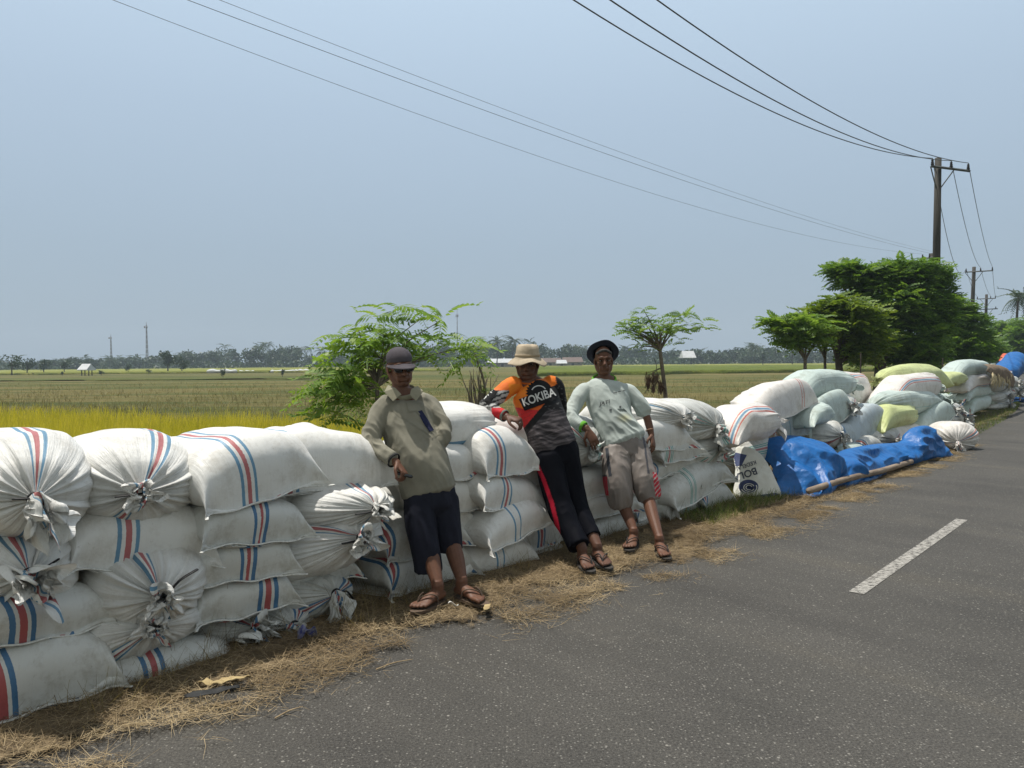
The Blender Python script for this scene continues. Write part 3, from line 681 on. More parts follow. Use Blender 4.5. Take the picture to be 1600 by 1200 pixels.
# ============================================================ second stack, behind the blue sheets
g2 = 'pale sacks heaped behind the blue sheets'
k2 = dict(group=g2, lod=1)
put(PA, (1168, 600, 1258, 652), 'huge cream sack with red and blue cross bands on top of the second stack', face='seam', mat='rbr', spin=118, droop=.44, corner=.8, hs=1.0, front_off=-.1, yaw=0, tilt=-8, **k2)
put_side(PA, (1116, 634, 1206, 688), 'cream tied sack lying sideways with long red line, neck to the right', mat='rbr', spin=130, inset=-.22, tuft_size=.08, tuft_len=.16, tuft_droop=.08, pleat=1.2, hs=1.06, **k2)
put_side(PA, (1117, 684, 1190, 742), 'cream sack with teal band behind the printed bag', mat='teal', spin=200, inset=.15, face='seam', droop=0, corner=.2, **k2)
put(PA, (1215, 640, 1272, 684), 'shaded bluish sack under the huge cream sack', mat='blue_grey', spin=60, front_off=-.2, **k2)
put_side(PA, (1223, 581, 1330, 626), 'large mint sack lying sideways, topmost of the second stack', mat='mint', spin=230, inset=.35, tuft_size=.08, tuft_len=.10, hs=1.08, **k2)
put_side(PA, (1288, 582, 1352, 652), 'white sack behind the topmost mint sack with silvery mouth', mat='rbr', spin=130, inset=.75, tuft_size=.09, tuft_len=.16, Wd=.5, **k2)
put(PA, (1256, 621, 1328, 672), 'mint sack sagging to the right below the topmost mint sack', mat='mint', spin=60, front_off=-.2, droop=.4, tilt=-12, **k2)
put_side(PA, (1240, 632, 1284, 664), 'small mint sack tied with a rosette at the middle of the second stack', mat='mint', spin=60, inset=-.05, tuft_size=.06, tuft_len=.06, **k2)
put(PA, (1300, 618, 1346, 652), 'small silvery white sack right under the topmost mint sack', mat='grey', spin=40, front_off=-.2, face='tied', **k2)
put(PA, (1312, 642, 1372, 684), 'dark bluish sack with sagging folds at the right of the second stack', mat='blue_grey', spin=40, front_off=-.1, tilt=-12, **k2)
put(PA, (1290, 664, 1326, 702), 'bluish sack in the shaded heart of the second stack', mat='blue_grey', spin=30, front_off=-.1, **k2)
put(PA, (1262, 658, 1304, 702), 'greyish tied sack with twisted mouth above the round blue sheet', mat='grey', spin=30, front_off=.0, face='tied', tuft_size=.06, tuft_len=.08, **k2)
put(PA, (1340, 668, 1388, 704), 'white tied sack low at the right foot of the second stack', mat='grey', spin=30, front_off=.05, face='tied', tuft_size=.04, **k2)
put(PA, (1288, 694, 1328, 714), 'flat pale sack just above the fold between the two blue sheets', mat='mint', spin=30, front_off=.05, **k2)
put(PA, (1320, 680, 1348, 708), 'tiny rounded pale sack just above the long blue sheet', mat='grey', spin=30, front_off=.05, **k2)

# ============================================================ third stack with the yellow sacks
g3 = 'yellow, pink and mint sacks of the third stack'
k3 = dict(group=g3, lod=1)
put_side(PA, (1370, 572, 1472, 608), 'long bright yellow sack on top of the third stack, knotted at its left', mat='yellow', direction=-1, spin=90, inset=.55, hs=1.15, tuft_size=.05, tuft_len=.06, **k3)
put_side(PA, (1376, 586, 1464, 626), 'pinkish cream sack under the long yellow sack', mat='rbr', spin=150, inset=.2, face='tied', tuft_size=.06, hs=1.1, **k3)
put_side(PA, (1358, 609, 1450, 648), 'pale mint sack with thin lines in the middle of the third stack', mat='mint', spin=160, inset=.1, hs=1.08, face='seam', droop=.1, corner=.3, **k3)
put_side(PA, (1354, 632, 1424, 670), 'yellow green tied sack with blue green string, lower left of the third stack', mat='yellow', spin=90, inset=.0, tuft_size=.05, tuft_len=.07, tie=MAT_TIEB, pleat=1.3, **k3)
put(PA, (1416, 636, 1470, 692), 'tall rounded mint sack leaning at the right of the yellow green tied sack', mat='mint', spin=20, front_off=.0, tilt=-10, droop=.1, corner=.2, **k3)
put(PA, (1368, 662, 1422, 694), 'white creased sack at the bottom left of the third stack', mat='rbr', spin=20, front_off=.0, **k3)
put(PA, (1440, 622, 1480, 660), 'shaded mint sack deep behind the tall rounded mint sack', mat='mint', spin=20, front_off=-.35, **k3)
put_side(PA, (1456, 581, 1504, 602), 'short yellow sack at the right end of the third stack', mat='yellow', spin=90, inset=.7, direction=1, tuft_size=.03, **k3)
for i, (x0, y0, x1, y1, ma, off, lb) in enumerate((
    (1462, 598, 1496, 622, 'mint', -.5, 'pleated mint sack just under the short yellow sack'),
    (1464, 614, 1500, 638, 'mint', -.3, 'tied sack in the middle of the tangle of loose mouths'),
    (1470, 628, 1506, 650, 'grey', -.2, 'grey tied sack in the lower tangle of loose mouths'),
    (1474, 642, 1512, 664, 'grey', -.1, 'bottom tied sack in the tangle of loose mouths'))):
    put(PA, (x0, y0, x1, y1), lb, mat=ma, face='tied', tuft_size=.11, tuft_len=.16, front_off=off, spin=50+30*i, **k3)
# lone sack in front
put(Plane(G(1464, 704), G(1530, 702)), (1466, 660, 1527, 703), 'single round white sack with loose tied mouth, lying alone on the road edge', 'tied', L=.7, mat='rbr', tuft_size=.05, tuft_len=.09, tuft_droop=.10, spin=20, lod=0, neck=(-.12, -.07), group=g3, front_off=.1, yaw=-12)

# ============================================================ fourth stack
g4 = 'mint and white sacks of the fourth stack'
k4 = dict(group=g4, lod=1)
put_side(PD, (1478, 563, 1542, 588), 'mint sack topmost of the fourth stack', mat='mint', spin=200, inset=.1, hs=1.1, tuft_size=.09, tuft_len=.14, **k4)
put_side(PD, (1494, 586, 1542, 608), 'white sack second from the top of the fourth stack', mat='rbr', spin=30, inset=.0, hs=1.1, tuft_size=.09, tuft_len=.14, **k4)
put_side(PD, (1494, 602, 1541, 622), 'greyish mint sack third from the top of the fourth stack', mat='mint', spin=30, inset=.0, hs=1.1, tuft_size=.09, tuft_len=.14, **k4)
put_side(PD, (1500, 618, 1541, 642), 'mint sack at the bottom of the fourth stack', mat='mint', spin=60, inset=.0, hs=1.1, tuft_size=.09, tuft_len=.14, **k4)
for i, (x0, y0, x1, y1, lb) in enumerate(((1540, 576, 1562, 596, 'grey sack under the brown cloth at the end of the fourth stack'), (1542, 594, 1566, 612, 'grey tied sack halfway down the end of the fourth stack'),
    (1542, 610, 1568, 628, 'grey tied sack low at the end of the fourth stack'), (1544, 624, 1570, 640, 'grey sack on the grass at the end of the fourth stack'),
    (1562, 588, 1580, 606, 'silvery sack at the far right of the fourth stack'), (1564, 604, 1580, 622, 'dull sack at the far right bottom of the fourth stack'))):
    put(PD, (x0, y0, x1, y1), lb, mat='grey', face='tied', tuft_size=.10, tuft_len=.14, front_off=.05, spin=50+30*i, **k4)
# ============================================================ blue sheets, printed bag, wooden pole
def tarp_mat(name, c1, c2):
    m_, n, l, b = new_mat(name); tc = n.new('ShaderNodeTexCoord'); v = tc.outputs['Object']
    t = noise_node(n, l, v, 6, 6, .7); c = ramp(n, l, t.outputs[0], [(.3, c2), (.65, c1)]).outputs[0]
    d = noise_node(n, l, v, 45, 4, .7); c = mix(n, l, 'MIX', ramp(n, l, d.outputs[0], [(.66, 0.0), (.80, .35)]).outputs[0], c, (.35, .42, .5))
    l.new(c, b.inputs['Base Color']); b.inputs['Roughness'].default_value = .46; b.inputs['Specular IOR Level'].default_value = .5
    vo = n.new('ShaderNodeTexVoronoi'); vo.feature = 'DISTANCE_TO_EDGE'; vo.inputs['Scale'].default_value = 7; mp = noise_node(n, l, v, 3, 3); 
    mx = mix(n, l, 'ADD', .35, v, mp.outputs['Color']); l.new(mx, vo.inputs['Vector'])
    b1 = bump(n, l, vo.outputs['Distance'], b, .3, .05); bump(n, l, noise_node(n, l, v, 11, 4, .55).outputs[0], b, .4, .02, b1)
    tr = n.new('ShaderNodeBsdfTranslucent'); l.new(c, tr.inputs[0]); ms = n.new('ShaderNodeMixShader'); ms.inputs[0].default_value = .12
    l.new(b.outputs[0], ms.inputs[1]); l.new(tr.outputs[0], ms.inputs[2]); l.new(ms.outputs[0], n['Material Output'].inputs[0])
    return m_
M_TARP = tarp_mat('blue_plastic_sheet', (.006, .15, .47), (.005, .10, .34))
M_TARPO = tarp_mat('orange_plastic_sheet', (.75, .14, .05), (.5, .08, .03))
def curve_pts(c, n):
    """c: list of (px,py,Y) -> n+1 world points evenly spaced"""
    w = np.array([tuple(P(*q)) for q in c]); w = np.array(catmull(w, 8))
    s = np.concatenate([[0], np.cumsum(np.linalg.norm(np.diff(w, axis=0), axis=1))]); t = np.linspace(0, s[-1], n+1)
    return np.stack([np.interp(t, s, w[:, k]) for k in range(3)], -1)
def ridged(p, o=0):
    return 1-2*abs(noise.noise(Vector(p)+Vector((o, o*1.7, 0))))
def drape(name, top, bottom, mat, nu=110, nv=60, bulge=.12, folds=.05, fscale=2.2, fdir=(1, 1, .35), out=None, thick=.004, fine=.012, seed=0, parent=None, clampz=True):
    A, B = curve_pts(top, nu), curve_pts(bottom, nu); V = []
    out = np.array(out if out is not None else (PA.n.x, PA.n.y, .25)); out = out/np.linalg.norm(out)
    for j in range(nv+1):
        t = j/nv
        for i in range(nu+1):
            u = i/nu; p = A[i]*(1-t)+B[i]*t
            env = math.sin(math.pi*min(max(t, .04), .97))**.5
            d = bulge*math.sin(math.pi*min(1, t**.7))**.8*math.sin(math.pi*min(1, max(0, u*.94+.03)))**.4
            q = (p[0]*fscale*fdir[0], p[1]*fscale*fdir[1], p[2]*fscale*fdir[2])
            f_ = folds*(ridged(q, seed)*.7+.45*ridged((q[0]*2.3, q[1]*2.3, q[2]*2.6), seed+4))*env
            f_ += fine*noise.noise(Vector((p[0]*13, p[1]*13, p[2]*11+seed)))
            p = p+out*(d+f_)
            if clampz: p[2] = max(p[2], .012+.01*abs(noise.noise(Vector((p[0]*9, p[1]*9, 1)))))
            V.append(p)
    W_ = nu+1; F = np.array([(j*W_+i, (j+1)*W_+i, (j+1)*W_+i+1, j*W_+i+1) for j in range(nv) for i in range(nu)])
    me = mesh_from(name, np.array(V), F)
    o = link(name, me, mat) if parent is None else wlink(name, me, mat, parent)
    sm = o.modifiers.new('thickness', 'SOLIDIFY'); sm.thickness = thick; sm.offset = -1
    return o
GT = lambda px, py: G(px, py).y
t1 = drape('tarpaulin', [(1178, 712, 8.75), (1184, 692, 8.8), (1206, 683, 8.85), (1238, 681, 8.95), (1262, 686, 9.0), (1280, 694, 9.05), (1290, 705, 9.05), (1300, 718, 9.05)],
     [(1212, 778, 8.0), (1226, 779, 8.0), (1240, 775, 8.08), (1256, 778, 8.05), (1272, 776, 8.15), (1284, 777, 8.1), (1296, 774, 8.2), (1303, 766, 8.5)], M_TARP, bulge=.14, folds=.11, fscale=1.6, fdir=(1.2, 1.2, .35), seed=3)
tag(t1, 'crumpled bright blue plastic sheet bulging beside the printed white bag', 'tarpaulin', 'blue plastic sheets by the road')
t2 = drape('tarpaulin', [(1290, 722, 8.95), (1308, 706, 9.3), (1335, 699, 9.7), (1365, 694, 10.2), (1388, 693, 10.6), (1402, 690, 10.8), (1412, 676, 10.9), (1425, 668, 11.0), (1446, 666, 11.15), (1458, 676, 11.3), (1468, 694, 11.4), (1473, 712, 11.4)],
     [(1293, 768, 8.45), (1310, 762, 8.65), (1328, 763, 8.65), (1345, 752, 9.1), (1362, 748, 9.3), (1385, 738, 9.8), (1400, 734, 10.1), (1420, 729, 10.4), (1440, 723, 10.8), (1455, 719, 11.1), (1466, 718, 11.15), (1474, 716, 11.25)], M_TARP, nu=170, bulge=.14, folds=.12, fscale=1.5, fdir=(.8, .8, 1.8), seed=9)
tag(t2, 'long blue plastic sheet heaped in a low ridge behind the wooden pole', 'tarpaulin', 'blue plastic sheets by the road')
# loose blue corners on the ground in front of the pole
t3 = drape('tarpaulin', [(1236, 768, 8.2), (1250, 768, 8.25), (1270, 768, 8.3), (1295, 766, 8.4)], [(1234, 781, 7.98), (1252, 777, 8.06), (1272, 779, 8.02), (1296, 774, 8.15)], M_TARP, nu=50, nv=16, bulge=.03, folds=.03, fscale=6, seed=5, out=(0, 0, 1))
tag(t3, 'small loose flap of blue plastic at the near end of the wooden pole', 'tarpaulin', 'blue plastic sheets by the road')
t4 = drape('tarpaulin', [(1316, 752, 8.9), (1340, 746, 9.1), (1364, 740, 9.5), (1388, 736, 9.8)], [(1322, 766, 8.55), (1343, 757, 8.85), (1362, 752, 9.05), (1386, 743, 9.6)], M_TARP, nu=50, nv=16, bulge=.03, folds=.03, fscale=6, seed=8, out=(0, 0, 1))
tag(t4, 'crumpled blue plastic corner poking out under the middle of the wooden pole', 'tarpaulin', 'blue plastic sheets by the road')
MAT_WOOD = simple('weathered_pole_wood', (.34, .27, .20), (.16, .12, .09), 5, .8, 40, .6, .01, stretch=(1, 1, 6))
pa, pb = P(1264, 767, 7.86), P(1424, 721, 10.2)
v_, f_ = tube([pa, pa.lerp(pb, .3)+Vector((0, 0, .012)), pa.lerp(pb, .65)+Vector((.01, 0, -.006)), pb], [.034, .033, .036, .031], seg=16, sub=8, caps=1)
o = link('wooden_pole', mesh_from('wooden_pole', v_, f_), MAT_WOOD); tag(o, 'long weathered round wooden pole lying along the front of the blue sheets', 'pole')

# printed white bag
M_BAG = simple('printed_bag_cloth', (.74, .74, .68), (.58, .57, .50), 7, .75, 60, .35, .006, detail=7)
M_NAVY = simple('navy_print', (.035, .05, .13), (.06, .075, .16), 60, .7)
M_INK = simple('dark_ink', (.03, .035, .06), (.10, .11, .13), 90, .7)
bagr = empty('printed_bag', G(1185, 783), None, 'empty white cloth bag with dark blue printed lettering and round emblem leaning on the sacks', 'bag')
bag = drape('cloth', [(1146, 716, 8.28), (1150, 700, 8.34), (1158, 698, 8.34), (1172, 700, 8.34), (1184, 706, 8.32), (1194, 718, 8.26)],
     [(1144, 779, 7.98), (1156, 782, 7.93), (1170, 781, 7.95), (1185, 785, 7.88), (1205, 785, 7.88), (1222, 779, 7.98)], M_BAG, nu=70, nv=70, bulge=.03, folds=.018, fscale=4, seed=21, thick=.01, fine=.006, parent=bagr)
def bvh_of(objs):
    bpy.context.view_layer.update(); dg = bpy.context.evaluated_depsgraph_get(); V = []; F = []
    for o in objs:
        e = o.evaluated_get(dg); me = e.to_mesh(); n = len(V); mw = o.matrix_world
        V += [mw@v.co for v in me.vertices]; F += [tuple(i+n for i in p.vertices) for p in me.polygons]; e.to_mesh_clear()
    return BVHTree.FromPolygons(V, F)
def refine(verts, faces, maxlen):
    bm = bmesh.new(); vs = [bm.verts.new(v) for v in verts]
    for f in faces:
        try: bm.faces.new([vs[i] for i in f])
        except ValueError: pass
    bmesh.ops.triangulate(bm, faces=bm.faces[:])
    for _ in range(6):
        es = [e for e in bm.edges if e.calc_length() > maxlen]
        if not es: break
        bmesh.ops.subdivide_edges(bm, edges=es, cuts=1); bmesh.ops.triangulate(bm, faces=bm.faces[:])
    V = np.array([tuple(v.co) for v in bm.verts]); bm.verts.index_update(); F = [tuple(v.index for v in f.verts) for f in bm.faces]; bm.free(); return V, F
def text_shape(txt, bold=0.0, italic=0.0):
    cu = bpy.data.curves.new('t', 'FONT'); cu.body = txt; cu.size = 1; cu.offset = bold; cu.shear = italic; cu.align_x = 'CENTER'; cu.align_y = 'CENTER'
    o = bpy.data.objects.new('t', cu); COL.objects.link(o); bpy.context.view_layer.update()
    me = o.to_mesh(); V = [tuple(v.co) for v in me.vertices]; F = [tuple(p.vertices) for p in me.polygons]; o.to_mesh_clear()
    bpy.data.objects.remove(o); bpy.data.curves.remove(cu); return np.array(V), F
def decal(name, shape, xf, bvh, mat, parent, off=.003, maxpx=2.2, thick=.0):
    """wrap a flat printed shape onto a surface; xf maps shape (x,y) to photo pixels"""
    V, F = shape; px = np.array([xf(v[0], v[1]) for v in V]); V3 = np.c_[px, np.zeros(len(px))]
    V3, F = refine(V3, F, maxpx); W_ = []; ok = []
    for v in V3:
        d = ray(v[0], v[1]).normalized(); h = bvh.ray_cast(CAM, d)
        if h[0] is None: W_.append(CAM); ok.append(False)
        else: n_ = h[1] if h[1].dot(d) < 0 else -h[1]; W_.append(h[0]+(n_*.4-d*.6)*off); ok.append(True)
    F = [f for f in F if all(ok[i] for i in f) and max((W_[f[a]]-W_[f[a-1]]).length for a in range(3)) < .12]
    if not F: return None
    used = sorted({i for f in F for i in f}); mp = {a: b for b, a in enumerate(used)}
    me = mesh_from(name, np.array([tuple(W_[i]) for i in used]), [tuple(mp[i] for i in f) for f in F]); return wlink(name, me, mat, parent)
def affine(cx, cy, s, ang, sy=1.0, shear=0.0):
    ca, sa = math.cos(R(ang)), math.sin(R(ang))
    return lambda x, y: (cx+s*(ca*(x+shear*y)+sa*y*sy), cy+s*(sa*(x+shear*y)-ca*y*sy))
def polyshape(pts): return np.array([(x, y, 0) for x, y in pts]), [tuple(range(len(pts)))]
def ringshape(r0, r1, a0=0, a1=360, n=28, sx=1, cx=0, cy=0):
    A = [R(a0+(a1-a0)*i/n) for i in range(n+1)]; V = [(cx+r0*math.cos(a)*sx, cy+r0*math.sin(a), 0) for a in A]+[(cx+r1*math.cos(a)*sx, cy+r1*math.sin(a), 0) for a in A]
    return np.array(V), [(i, i+1, n+2+i, n+1+i) for i in range(n)]
IDX = lambda x, y: (x, y)
bb_ = bvh_of([bag])
decal('printed_band', polyshape([(1149, 707), (1167, 711), (1159, 727), (1142, 730)]), IDX, bb_, M_NAVY, bagr)
decal('lettering', text_shape('KEDELAI', .01), affine(1166, 727, 8.6, 180-19), bb_, M_INK, bagr, .005, 1.5)
decal('lettering', text_shape('BOLA', .02), affine(1164, 741, 15.5, 180-19), bb_, M_INK, bagr, .005, 1.5)
em = lambda x, y: (1169.5+x*15.5, 760.5-y*11)
decal('emblem', ringshape(.0, 1.0, 0, 360, 40), em, bb_, M_NAVY, bagr, .003)
for r0, r1, a0, a1 in ((.74, .84, 200, 385), (.50, .58, 20, 340), (.28, .36, 20, 300)):
    decal('emblem_ring', ringshape(r0, r1, a0, a1, 30, cx=.05, cy=-.12), em, bb_, M_BAG, bagr, .007, 1.5)
decal('printed_band', polyshape([(1176, 775), (1212, 770), (1219, 773), (1216, 777), (1182, 781)]), IDX, bb_, M_NAVY, bagr)

# far end of the fourth stack
M_SACKING = simple('brown_sacking', (.26, .20, .14), (.14, .10, .07), 12, .9, 40, .8, .02)
o = drape('sacking_cloth', [(1534, 570, 18.6), (1545, 569, 19.2), (1558, 571, 20), (1570, 576, 20.8), (1580, 586, 21.2)], [(1540, 580, 18.2), (1552, 586, 18.6), (1562, 592, 19.4), (1572, 598, 20.2), (1582, 606, 20.8)], M_SACKING, nu=50, nv=16, bulge=.1, folds=.05, seed=31)
tag(o, 'brown sacking cloth thrown over the far end of the fourth stack', 'cloth')
M_STRAWB = simple('pale_raffia', (.62, .52, .33), (.4, .33, .2), 20, .9)
parts = []
for i in range(46):
    x = random.uniform(1549, 1578); y = random.uniform(582, 590); Y = 18.6+(x-1549)*.08
    a = P(x, y, Y-.25); b_ = P(x+random.uniform(-3, 3), y+random.uniform(8, 22), Y-.35)
    parts.append(tube([a, (a+b_)/2+Vector((0, -.05, 0)), b_], [.014, .012, .006], seg=5, sub=2, caps=1))
v_, f_ = merge(parts); o = link('raffia_bundle', mesh_from('raffia_bundle', v_, f_), M_STRAWB); tag(o, 'hanging bundle of pale raffia string on the fourth stack', 'raffia')
M_ROPE = simple('blue_rope', (.02, .10, .30), (.01, .05, .16), 30, .8)
parts = []; c0 = G(1586, 629)
for k in range(7):
    rr_ = .10+.035*k; z0 = .05+.035*(k % 4)
    pts = [c0+Vector((rr_*1.15*math.cos(a), rr_*math.sin(a), z0+.03*math.sin(a*2+k))) for a in np.linspace(0, 6.1, 16)]
    parts.append(tube(pts, [.022]*16, seg=7, sub=2, caps=1))
v_, f_ = merge(parts); o = link('coiled_net', mesh_from('coiled_net', v_, f_), M_ROPE); tag(o, 'coil of dark blue net lying on the grass verge', 'net')
# far covered pile further along the road
o = drape('tarpaulin', [(1549, 577, 36), (1556, 569, 36.5), (1566, 560, 37), (1572, 553, 37.5), (1580, 550, 38), (1588, 552, 39), (1592, 562, 39.5)], [(1548, 600, 35), (1556, 600, 35), (1566, 600, 35), (1573, 600, 35.5), (1580, 598, 36), (1588, 592, 37.5), (1594, 582, 38)], M_TARP, nu=60, nv=40, bulge=.5, folds=.15, fscale=1, seed=41, thick=.02)
tag(o, 'far blue plastic sheet covering a high pile down the road', 'tarpaulin')
o = drape('tarpaulin', [(1559, 564, 38.5), (1563, 556, 38.7), (1568, 552, 39), (1573, 555, 39.2)], [(1557, 580, 38.2), (1562, 580, 38.2), (1569, 580, 38.4), (1575, 580, 38.6)], M_TARPO, nu=30, nv=20, bulge=.3, folds=.1, fscale=1, seed=42, thick=.02)
tag(o, 'small orange sheet beside the far blue cover', 'tarpaulin')
# rusty grey box structure beside it
M_GREYB = simple('grey_board', (.20, .22, .24), (.12, .13, .15), 3, .8)
rb = empty('kiosk', G(1550, 575, FZ), None, 'low grey board kiosk under the trees behind the far sacks', 'kiosk')
c = P(1550, 563, 46); v_, f_ = merge([box(c.x-.35, c.x+.35, 46, 46.6, -.15, c.z+.15)]); wlink('wall', mesh_from('wall', v_, f_, smooth=False), M_GREYB, rb)
v_, f_ = merge([box(c.x-.42, c.x+.42, 45.9, 46.7, c.z+.153, c.z+.22)]); wlink('roof', mesh_from('roof', v_, f_, smooth=False), M_GREYB, rb)

# litter
M_WRAP = simple('blue_wrapper', (.02, .03, .20), (.25, .25, .30), 60, .35); M_HUSK = simple('dry_husk', (.46, .36, .18), (.28, .2, .1), 12, .8, 30, .5, .01)
M_BLK = simple('black_rubber', (.025, .027, .028), (.012, .012, .012), 12, .6); M_PAP = simple('white_paper', (.75, .74, .7), (.6, .6, .55), 12, .7)
def scrap(name, px, py, w, h, ang, mat, label, cat, lift=.02, crump=.5, z=0, nu=14, nv=8):
    c = G(px, py, .03); V = []
    for j in range(nv+1):
        for i in range(nu+1):
            x = (i/nu-.5)*w; y = (j/nv-.5)*h*(1-.5*abs(2*i/nu-1)**3)
            V.append((c.x+x*math.cos(ang)-y*math.sin(ang), c.y+x*math.sin(ang)+y*math.cos(ang), c.z+lift+crump*.05*noise.noise(Vector((x*28+px, y*28, 0)))))
    W_ = nu+1; F = [(j*W_+i, j*W_+i+1, (j+1)*W_+i+1, (j+1)*W_+i) for j in range(nv) for i in range(nu)]
    o = link(name, mesh_from(name, V, F), mat); s_ = o.modifiers.new('t', 'SOLIDIFY'); s_.thickness = .003; tag(o, label, cat); return o
scrap('wrapper', 480, 995, .10, .05, .2, M_WRAP, 'crumpled dark blue snack wrapper lying on the dry straw', 'wrapper', .02, 1.2)
scrap('rubber_strip', 332, 1092, .22, .05, .45, M_BLK, 'flat black rubber strip at the edge of the straw', 'rubber strip', .035, .15)
scrap('dry_husk', 352, 1068, .22, .05, .3, M_HUSK, 'pale dry leaf husk lying just above the black rubber strip', 'husk', .02, .5)
scrap('wood_chip', 761, 955, .035, .13, -.1, M_HUSK, 'small tan splinter of wood beside the sandal of the man in the grey cap', 'wood chip', .03, .3)
scrap('paper_scrap', 708, 948, .06, .03, .1, M_PAP, 'white scrap of paper between the feet of the man in the grey cap', 'paper', .015, .6)
M_TWIG = simple('dry_twig', (.42, .32, .2), (.25, .18, .1), 20, .9)
for a, b_, lb in (((500, 1056), (560, 1050), 'thin dry stalk lying on the asphalt below the blue wrapper'), ((430, 1122), (473, 1104), 'short pale stalk lying on the asphalt right of the straw'), ((588, 1046), (645, 1030), 'bent brown stalk lying on the asphalt in front of the first man')):
    p, q = G(*a, z=.008), G(*b_, z=.008); v_, f_ = tube([p, p.lerp(q, .4)+Vector((.01, .02, .004)), q], [.0035, .003, .0015], seg=6, sub=4, caps=1)
    tag(link('twig', mesh_from('twig', v_, f_), M_TWIG), lb, 'twig')
# ============================================================ utility poles and wires
M_POLE = simple('dark_wood_pole', (.07, .065, .055), (.04, .037, .032), 3, .85, 20, .5, .01, stretch=(1, 1, .2))
M_ARM = simple('painted_steel_arm', (.10, .11, .11), (.06, .065, .065), 5, .6)
M_INS = simple('brown_insulator', (.05, .045, .045), (.03, .028, .028), 5, .35)
M_WIRE = simple('wire', (.06, .065, .07), (.05, .05, .055), 2, .5)
def pole(top_c, Y, armw, r, label, lean=0.0, ins_off=(-.5, .32, 1.0), arms=((-.35, 1.0),), group='power poles along the road'):
    """top_c=(px,py) of pole top; arm from left end ins positions in metres"""
    T = P(*top_c, Y); base = Vector((T.x-lean, T.y, FZ))
    root = empty('power_pole', base, None, label, 'utility pole', group)
    v_, f_ = tube([base, T], [r*1.45, r], seg=18, sub=3, caps=0, flat_caps=True); wlink('shaft', mesh_from('shaft', v_, f_), M_POLE, root)
    L, Rt = Vector((.83, -.55, 0)), None
    return root, T
def crossarm(root, T, dz, a, b, ins, r, ax, double=False):
    c = T+Vector((0, 0, -dz)); A, B = c+ax*a, c+ax*b; perp = Vector((-ax.y, ax.x, 0))
    v1 = tube([A-perp*(r*1.5), B-perp*(r*1.5)], [(.05, .06)]*2, seg=4, sub=1, flat_caps=True, side=(0, 0, 1))
    wlink('crossarm', mesh_from('crossarm', *v1, smooth=False), M_ARM, root)
    for s in (-1, 1):
        q = c+ax*(.62*s*min(1, abs(b-a)/1.6)); v1 = tube([q-perp*(r*1.5)-Vector((0, 0, .03)), c+Vector((0, 0, -.75))+ax*(.1*s)], [.022]*2, seg=6, sub=1); wlink('brace', mesh_from('brace', *v1), M_ARM, root)
    pos = []
    for t in ins:
        q = c+ax*t-perp*(r*1.5)
        parts = [tube([q, q+Vector((0, 0, .16))], [.02]*2, seg=8, sub=1)]
        for k in range(3): parts.append(tube([q+Vector((0, 0, .09+.06*k)), q+Vector((0, 0, .12+.06*k))], [.065-.01*k, .04], seg=12, sub=1))
        v_, f_ = merge(parts); wlink('insulator', mesh_from('insulator', v_, f_), M_INS, root); pos.append(q+Vector((0, 0, .30)))
    return pos
r1, T1 = pole((1466, 247), 29.3, 2, .115, 'tall dark wooden power pole rising out of the big tree', lean=.10)
e1, e3 = P(1443, 264, 29.0), P(1518, 261, 30.0); ax1 = Vector((e3.x-e1.x, e3.y-e1.y, 0)).normalized()
I1 = crossarm(r1, T1, .40, -.58, 1.47, (-.53, .47, 1.40), .12, ax1)
r2, T2 = pole((1522, 417), 62, 2, .13, 'second power pole, standing above the right side of the trees', lean=.3)
I2 = crossarm(r2, T2, .40, -.62, 1.3, (-.55, .45, 1.25), .13, Vector((.85, -.52, 0)).normalized())
r3, T3 = pole((1541.5, 460), 88, 2, .14, 'third and farthest power pole with two short crossarms', lean=.2)
ax3 = Vector((.85, -.52, 0)).normalized()
I3 = crossarm(r3, T3, .5, -.95, .9, (-.9, .4, .85), .19, ax3); crossarm(r3, T3, 1.7, -.9, 1.1, (-.8, .9), .19, ax3)
r4, T4 = pole((1455, 396), 52, 2, .14, 'slim far pole lined up behind the tall power pole', lean=0, group='power poles beyond the trees')
I4 = crossarm(r4, T4, .3, -.5, .5, (-.45, .0, .45), .16, Vector((.6, -.8, 0)).normalized())
def wire(A, B, sag, r, label, group, n=40):
    pts = [A.lerp(B, i/n)-Vector((0, 0, 4*sag*(i/n)*(1-i/n))) for i in range(n+1)]
    v_, f_ = tube(pts, [r]*len(pts), seg=6, sub=1, caps=1); o = link('power_wire', mesh_from('power_wire', v_, f_), M_WIRE); return tag(o, label, 'wire', group)
gw = 'wires of the roadside power line'
for A, B, s, w in ((I1[0], Vector((-5, 8, I1[0].z+.3)), 1.3, 'lowest'), (I1[1], Vector((-7, 4, I1[1].z+.3)), 1.6, 'middle'), (I1[2], Vector((-5, 6, I1[2].z+.3)), 1.3, 'upper right')):
    wire(A, B, s, .0135, f'{w} of the three thick wires sagging overhead to the tall pole', gw)
for k, w in enumerate(('left', 'middle', 'right')):
    wire(I1[k], I2[k], (1.9, .8, .55)[k], .013, f'{w} wire running from the tall pole to the second pole', gw)
    wire(I2[k], I3[k], .4, .014, f'{w} wire running from the second pole to the farthest pole', gw)
for k, (x, y, s, w) in enumerate(((-11, 12, 1.15, 'lowest of the three faint wires crossing the sky'), (-10, 12, .55, 'middle of the three faint wires crossing the sky'), (-14, 6, .7, 'highest of the three faint wires crossing the sky'))):
    wire(I4[k], Vector((x, y, I4[k].z+.5)), s, (.005, .006, .0045)[k], w, 'faint wires of the field power line', 70)

